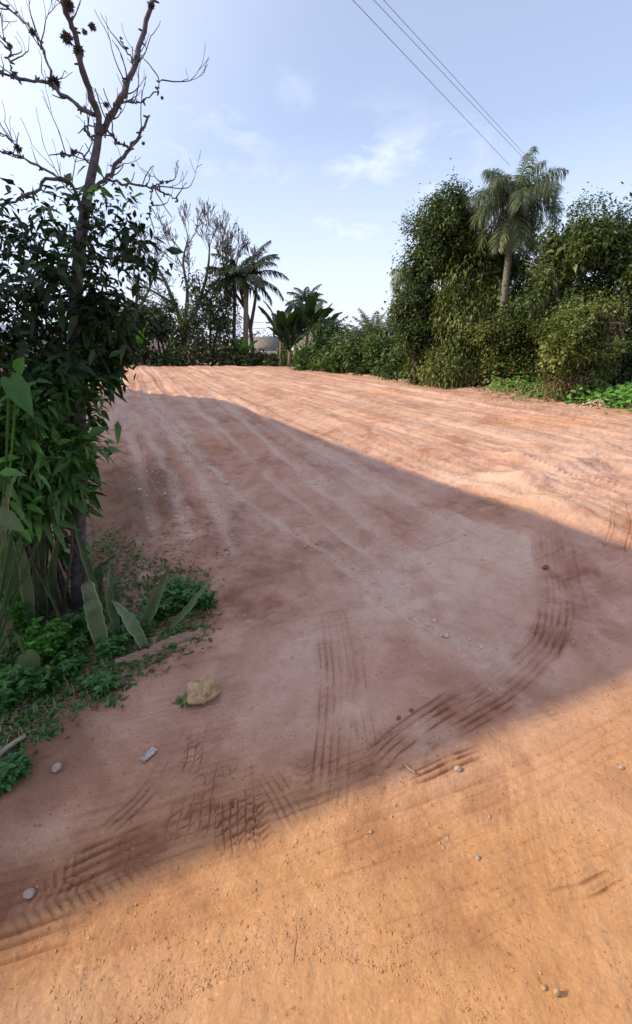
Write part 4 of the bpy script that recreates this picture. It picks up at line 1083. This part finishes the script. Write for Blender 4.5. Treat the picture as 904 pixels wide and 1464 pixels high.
Yp = 18.2; b_ = base_at(714, Yp); b_[:2] = at(712, 520, Yp)[:2]; b_[2] = gz(b_[0], b_[1]); top = at(735, 292, Yp)
fr = []
for i in range(19):
    az = i * 2.4 + rng.normal(0, .2); u_ = (i + .5) / 19
    fr.append(dict(az=az, el=1.4 - 1.2 * u_, L=1.6 + .4 * rng.random(), bend=1.15 + .8 * u_ + .4 * rng.random(), ll=.52, n=120, wid=.024, plume=.9, var=.5 + .12 * rng.normal(), hang=.8))
for i in range(9):      # drooping skirt of old fronds
    fr.append(dict(az=i * .9 + .3, el=-.5 - .3 * rng.random(), L=1.7, bend=1.0, ll=.5, n=60, wid=.036, plume=.4, var=.72, hang=.5))
palm('tall queen palm with feathery drooping fronds above the right thicket', b_, top, .14, .10, fr, 'palm_trunk', 'palm')
Yp = 36.8; b_ = base_at(351, Yp); top = at(352, 425, Yp)
fr = []
for az, el, L, bd in [(0.05, .55, 3.4, 1.5), (.5, 1.0, 3.3, 1.1), (-.6, .75, 3.2, 1.4), (3.0, .7, 3.0, 1.5), (3.6, 1.0, 2.9, 1.2), (2.4, .5, 2.8, 1.6), (1.3, 1.1, 3.0, 1.1), (4.6, .6, 3.0, 1.5), (5.3, .3, 3.0, 1.6), (.25, .1, 3.3, 1.5), (3.3, .1, 2.8, 1.6), (-.2, 1.2, 3.2, .9), (5.9, .9, 3.2, 1.3), (-.1, -.25, 2.6, 1.3)]:
    fr.append(dict(az=az, el=el, L=L, bend=bd, ll=.75, n=60, wid=.075, plume=.12, var=.45 + .15 * rng.normal(), hang=.7))
palm('grey trunked royal palm with arching fronds in the far left corner of the lot', b_, top, .22, .17, fr, 'palm_trunk', 'palm_dark', 1.2)
Yp = 37.4; b_ = base_at(334, Yp); top = at(336, 408, Yp)
fr = [dict(az=i * 2.4, el=1.2 - 1.5 * (i / 14), L=2.0 + .5 * rng.random(), bend=1.2, ll=.6, n=50, wid=.08, plume=.35, var=.3 + .1 * rng.normal(), hang=.8) for i in range(15)]
palm('slender dark palm just left of the grey trunked royal palm', b_, top, .15, .11, fr, 'bark_dark', 'palm_dark', .4)
Yp = 47; b_ = base_at(438, Yp); top = at(438, 436, Yp)
fr = [dict(az=i * 2.4, el=1.2 - 1.3 * (i / 13), L=1.9 + .4 * rng.random(), bend=1.1, ll=.6, n=40, wid=.10, plume=.2, var=.5 + .1 * rng.normal(), hang=.7) for i in range(13)]
palm('small distant palm rising above the right banana clump', b_, top, .13, .10, fr, 'palm_trunk', 'palm_dark', .3)
Yp = 27; b_ = base_at(535, Yp); top = at(532, 497, Yp)
fr = [dict(az=i * 2.4, el=1.5 - 1.0 * (i / 18), L=1.9 + .5 * rng.random(), bend=.9, ll=.5, n=50, wid=.05, plume=.2, var=.75 + .1 * rng.normal(), hang=.4) for i in range(18)]
palm('low bush palm with pale green upright fronds standing in the far hedge', b_, top, .16, .13, fr, 'bark_dark', 'palm')
Yp = 30; b_ = base_at(478, Yp); top = at(478, 478, Yp)
fr = [dict(az=i * 2.4, el=1.3 - 1.0 * (i / 9), L=1.2 + .3 * rng.random(), bend=1.1, ll=.4, n=36, wid=.06, plume=.2, var=.4, hang=.6) for i in range(9)]
palm('small dark palm top poking over the far hedge', b_, top, .1, .08, fr, 'bark_dark', 'palm_dark')
Yp = 23; b_ = base_at(586, Yp); top = at(588, 395, Yp)
fr = [dict(az=a_, el=e_, L=1.1, bend=2.0, ll=.5, n=50, wid=.03, plume=.25, var=.9, hang=.9) for a_, e_ in ((2.9, .9), (3.6, .5), (2.4, .3), (4.2, .9), (3.2, 0), (5.0, .4), (1.6, .6))]
palm('thin pale palm with limp grey fronds at the left edge of the right tree group', b_, top, .09, .07, fr, 'palm_trunk', 'palm')

# --- banana plants
def banana(label, px, Y, hgt, nl, L, mat='banana', seed=0, group='banana plants at the far edge', spread=.72):
    r3 = np.random.default_rng(seed); b0 = base_at(px, Y)
    root = thing('banana_plant', b0, label, 'banana plant', group)
    mb = MB(); top = b0 + (r3.normal(0, .1), 0, hgt); mb.tube([b0 - (0, 0, .1), (b0 + top) / 2, top], [.16, .13, .09], 9); mb.obj('stem', M['bark'], root)
    for i in range(nl):
        az = i * 2.4 + r3.normal(0, .3); el = 1.42 - .85 * spread * (i / max(nl - 1, 1)); e = el; m = 12; l_ = L * (.75 + .4 * r3.random())
        P = [top.copy()]; h = np.array((math.cos(az), math.sin(az), 0))
        for k_ in range(m):
            P.append(P[-1] + (h * math.cos(e) + np.array((0, 0, math.sin(e)))) * l_ / m); e -= (.3 + .9 * r3.random()) * (k_ / m) * .20
        P = np.array(P); s_ = np.linspace(0, 1, m + 1); wd = l_ * .27 * np.sin(np.pi * np.clip((s_ - .12) / .9, 0.02, .97)) ** .55 * (1 + .14 * r3.normal(size=m + 1))
        lf = MB(); tw = r3.uniform(-.6, .6); sd_ = np.array((-math.sin(az) * math.cos(tw), math.cos(az) * math.cos(tw), math.sin(tw)))
        strip(lf, P, np.maximum(wd, .04), sd_, .12, None, np.clip(.45 + .2 * r3.normal(), 0, 1)); lf.obj('leaf', M[mat], root, False)
banana('upright banana plant beside the tiled house', 402, 34.5, 1.9, 9, 2.8, seed=1)
banana('short banana plant at the foot of the upright one beside the tiled house', 414, 33.6, 1.0, 8, 2.3, seed=2)
banana('tall many leaved banana plant below the small distant palm', 436, 34.0, 2.2, 11, 2.6, seed=3)
banana('banana plant at the left end of the far hedge leaning over the shrubs', 455, 33.6, 1.7, 10, 2.4, seed=4)
banana('dark banana plant between the two larger clumps', 424, 35.0, 1.5, 9, 2.4, seed=5)
banana('bright yellow green banana plant at the foot of the royal palm', 346, 36.0, .6, 4, 1.9, 'leaf_bright', 6, spread=.5)
banana('bright banana plant at the far left behind the near leaves', 203, 35.5, 1.0, 5, 1.9, 'leaf_bright', 7, spread=.8)

# --- bare and leafy trees along the far edge
def bare(label, base, limbs, lvl, r, L0, rmin=.016, group='bare trees at the far edge'):
    root = thing('bare_tree', base, label, 'tree', group); mb = MB(); tips = []
    for pts, r0, r1 in limbs:
        P = curve_pts(pts, 16); mb.tube(P, np.linspace(r0, r1, len(P)), 7)
        for i in (int(len(P) * .42), int(len(P) * .6), int(len(P) * .75), int(len(P) * .9), len(P) - 1):
            tg = unit(P[i] - P[i - 1]); d = unit(tg * .8 + rdir(1)[0] * .9 + (0, 0, .2))
            grow(mb, P[i], d, L0 * (.7 + .6 * rng.random()), r1 * .8, lvl, .10, .68, .20, .68, 2, 4, tips, rmin, 4)
    mb.obj('trunk', M['bark_far'], root)
    return root
Yb = 37.6; b_ = base_at(262, Yb)
q = lambda x, y, d=0: at(x, y, Yb + d)
bare('wide spreading bare branched tree at the far left corner', b_, [([b_ - (0, 0, .2), q(262, 480), q(250, 435, .3), q(232, 395, .4), q(212, 362, .6)], .24, .06), ([q(262, 480), q(285, 430), q(297, 385, -.4), q(300, 350, -.6)], .18, .05), ([q(262, 470), q(268, 420, .6), q(262, 375, .9), q(268, 345, 1.2)], .16, .05), ([q(250, 435), q(225, 420, -.8), q(200, 405, -1)], .12, .05), ([q(285, 430), q(312, 400, .8), q(325, 372, .9)], .12, .05)], 4, .2, 1.25, .014)
Yb = 39; b_ = base_at(362, Yb)
bare('bare branched tree behind the royal palm', b_, [([b_ - (0, 0, .2), q(358, 470), q(345, 420), q(338, 380)], .2, .06), ([q(358, 470), q(366, 420), q(365, 385)], .16, .05), ([q(350, 440), q(325, 400), q(318, 370)], .14, .05)], 4, .2, 1.0, .013)
Yb = 38.5; b_ = base_at(186, Yb)
bare('bare branched tree furthest left behind the near leaves', b_, [([b_ - (0, 0, .2), q(188, 470), q(196, 420), q(190, 380)], .2, .06), ([q(188, 460), q(210, 420), q(222, 390)], .16, .05)], 4, .2, 1.0, .013)
for lab, Y, base_px, L, mk, nc in [
    ('dark leafy tree in front of the wide bare tree', 36.8, 300, [(300, 425, 32, 24), (280, 450, 26, 26), (318, 450, 26, 30), (300, 470, 36, 24)], 'leaf_far', 400),
    ('leafy tree left of the slender palm with low branches', 37.2, 236, [(232, 450, 26, 24), (215, 470, 24, 24), (250, 475, 24, 26)], 'leaf_far', 350),
    ('dark tree at the far left half hidden by the near leaves', 36.2, 178, [(170, 455, 28, 24), (190, 480, 26, 28), (160, 480, 26, 30)], 'leaf_far', 350)]:
    b_ = base_at(base_px, Y); B = fcol(*[(x, y, Y + rng.normal(0, .4), rx, ry, 1.3) for x, y, rx, ry in L])
    plant('tree', lab, 'tree', b_, stems_to(b_, [x[:3] for x in B], .12, .04, .3), B, mk, nc, 16, .22, .5, .42, 'leafy trees at the far edge', shoots=.25)
for px, py, rx, ry, lab, mk in [(172, 508, 18, 14, 'low dark shrub at the left end of the far edge', 'leaf_far'), (206, 505, 18, 16, 'low shrub below the bright far banana plant', 'leaf_far'), (246, 510, 15, 12, 'small shrub left of the wide bare tree trunk', 'leaf_mid'),
                                (285, 506, 18, 15, 'low shrub right of the wide bare tree trunk', 'leaf_far'), (318, 500, 18, 22, 'grey green rounded shrub left of the slender palm', 'leaf_far'), (338, 508, 14, 14, 'low shrub between the two palm trunks and the banana', 'leaf_deep'),
                                (364, 512, 12, 11, 'low dark shrub right of the royal palm trunk', 'leaf_deep'), (450, 518, 16, 12, 'small shrub under the leaning banana plant', 'leaf_mid'), (396, 516, 12, 9, 'low weedy shrub at the foot of the upright banana plant', 'leaf_deep'), (425, 515, 16, 10, 'low weedy shrub under the dark banana plant', 'leaf_deep')]:
    Y = 35.6 + .5 * rng.random() - (.03 * max(0, px - 380)); b_ = base_at(px, Y)
    B = fcol((px, py, Y, rx, ry, .7), (px - rx * .6, py + ry * .4, Y, rx * .6, ry * .7, .6), (px + rx * .6, py + ry * .4, Y, rx * .6, ry * .7, .6))
    plant('shrub', lab, 'shrub', b_, stems_to(b_, [x[:3] for x in B], .05, .02, .1), B, mk, 90, 16, .2, .5, .3, 'shrubs along the far edge', part='foliage', shoots=.25)

# --- far houses, shed, pole, wires
M['tile'] = rough_mat('weathered_roof_tile', (.13, .10, .085), (.30, .25, .215), 2.2, .85, .8, .05, (6, 1, 1))
M['brick'] = rough_mat('red_brick', (.20, .09, .06), (.32, .16, .11), 6, .9, .4, .01, (1, 1, 5))
M['white'] = rough_mat('white_paint', (.62, .60, .57), (.76, .74, .71), 4, .7, .1)
M['pink'] = rough_mat('faded_pink_plaster', (.42, .34, .31), (.54, .45, .41), 2, .9, .1)
M['tin'] = rough_mat('corrugated_tin', (.24, .27, .31), (.38, .42, .47), 3, .5, .5, .02, (12, 1, 1), .5)
def far_house(name, label, cat, x0, x1, y0, y1, zb, ze, zr, wall, roof, over=.4, wins=(), gable=True):
    root = thing(name, ((x0 + x1) / 2, (y0 + y1) / 2, zb), label, cat); ym = (y0 + y1) / 2
    mb = MB(); mb.box((x0, y0, zb - .2), (x1, y1, ze)); 
    if gable:
        for x in (x0, x1 - .12): mb.add([(x, y0, ze), (x, y1, ze), (x, ym, zr - .1), (x + .12, y0, ze), (x + .12, y1, ze), (x + .12, ym, zr - .1)], [[0, 1, 2], [3, 5, 4], [0, 2, 5], [0, 5, 3], [1, 4, 5], [1, 5, 2]])
    mb.obj('wall', M[wall], root, False)
    sl = (zr - ze) / (ym - y0); mb = MB(); th = .14
    for s__ in (-1, 1):
        ye = y0 - over if s__ < 0 else y1 + over; zE = ze - sl * over + .02
        V = [(x0 - over, ye, zE), (x1 + over, ye, zE), (x1 + over, ym, zr + .02), (x0 - over, ym, zr + .02)]; V += [(a, b2, c2 + th) for a, b2, c2 in V]
        mb.quads(V, [[0, 1, 2, 3], [4, 7, 6, 5], [0, 4, 5, 1], [1, 5, 6, 2], [2, 6, 7, 3], [3, 7, 4, 0]])
    rf = mb.obj('roof', M[roof], root, False)
    mb = MB(); mb.box((x0 - over, y0 - over - .06, ze - sl * over - .1), (x1 + over, y0 - over - .01, ze - sl * over + .17)); mb.obj('fascia', M['white'], rf, False)
    for wx, wz, ww, wh in wins:
        mb = MB()
        for a_ in ((wx, wz, wx + ww, wz + .07), (wx, wz + wh - .07, wx + ww, wz + wh), (wx, wz + .071, wx + .07, wz + wh - .071), (wx + ww - .07, wz + .071, wx + ww, wz + wh - .071)): mb.box((a_[0], y0 - .05, a_[1]), (a_[2], y0 - .001, a_[3]))
        f = mb.obj('window', M['white'], root, False); mb = MB(); mb.box((wx + .07, y0 - .02, wz + .07), (wx + ww - .07, y0 - .004, wz + wh - .07)); mb.obj('pane', M['glass'], f, False)
    return root
far_house('house', 'low red brick house with grey tiled roof behind the far banana plants', 'house', -6.2, -3.7, 42, 46, -1.9, .95, 1.95, 'brick', 'tile', .35, [(-5.4, -.3, .8, .9)])
far_house('house', 'small white house behind the tall many leaved banana plant', 'house', -2.0, 1.2, 43, 48, -1.9, 1.2, 2.2, 'white', 'tile', .4, [(-1.6, -.2, .8, .9)])
far_house('house', 'distant faded pink house with brown roof behind the far left trees', 'house', -28, -21, 62, 69, -1.9, 4.2, 5.8, 'pink', 'tile', .5, [(-26.8, 2.3, 1.2, 1.2), (-23.2, 2.3, 1.2, 1.2)])
far_house('shed', 'low shed with blue grey tin roof at the left border behind the leaves', 'shed', -22, -14.7, 24.5, 28, 0, 1.75, 2.35, 'slab', 'tin', .3, [(-18, .7, .8, .7)])
p = at(391, 455, 46); mb = MB(); mb.tube([(p[0], 46, -2), (p[0], 46, p[2])], [.13, .10], 9)
root = thing('utility_pole', (p[0], 46, -1.9), 'thin dark utility pole behind the upright banana plant', 'pole'); mb.obj('pole', M['bark_dark'], root)
mb = MB(); mb.box((p[0] - .7, 45.84, p[2] - .45), (p[0] + .7, 45.87, p[2] - .35)); mb.obj('crossarm', M['bark_dark'], root, False)
wm, t, b = mat_new('black_cable'); b.inputs['Base Color'].default_value = (.16, .16, .19, 1); b.inputs['Roughness'].default_value = .5
def wire(label, P0, P1, sag, r, group):
    s_ = np.linspace(0, 1, 40)[:, None]; P = np.array(P0) * (1 - s_) + np.array(P1) * s_; P[:, 2] -= sag * 4 * (s_ * (1 - s_))[:, 0]
    mb = MB(); mb.tube(P, r, 5); tag(mb.obj('power_line', wm), label, 'power line', group)
wire('upper thin cable running left from the far utility pole', (p[0], 45.8, p[2] - .3), (p[0] - 14, 47, p[2] + .2), .3, .02, 'cables at the far pole')
wire('lower thin cable running left from the far utility pole', (p[0], 45.8, p[2] - .8), (p[0] - 14, 47, p[2] - .5), .3, .02, 'cables at the far pole')
def hi(px, py, z): a = ray(px, py); t_ = (z - CAM_H) / a[2]; return np.array((a[0] * t_, a[1] * t_, z))
def hi_line(label, a_, c_, z, r):
    p0, p1 = hi(*a_, z), hi(*c_, z); d = p1 - p0
    wire(label, p0 - d * .9, p1 + d * .2, 0.0, r, 'overhead cables across the sky')
hi_line('lowest overhead cable crossing the sky to the queen palm', (505, 0), (708, 214), 8.0, .0065)
hi_line('middle overhead cable crossing the sky above the queen palm', (535, 0), (745, 222), 8.3, .006)
hi_line('topmost overhead cable crossing the sky towards the right tree', (549, 0), (760, 231), 8.5, .006)

# --- woods beyond the houses, one mass
mb = MB(); B = []
for i in range(70):
    x = -75 + i * 2.1; B.append((x, 88 + rng.normal(0, 3), .3 + rng.random() * 1.3, 2.4, 2, 1.8 + 1.2 * rng.random()))
crown(mb, B, 1500, 10, .6, .6, 1.0)
tag(mb.obj('far_wood', M['leaf_far'], None, False), kind='stuff')
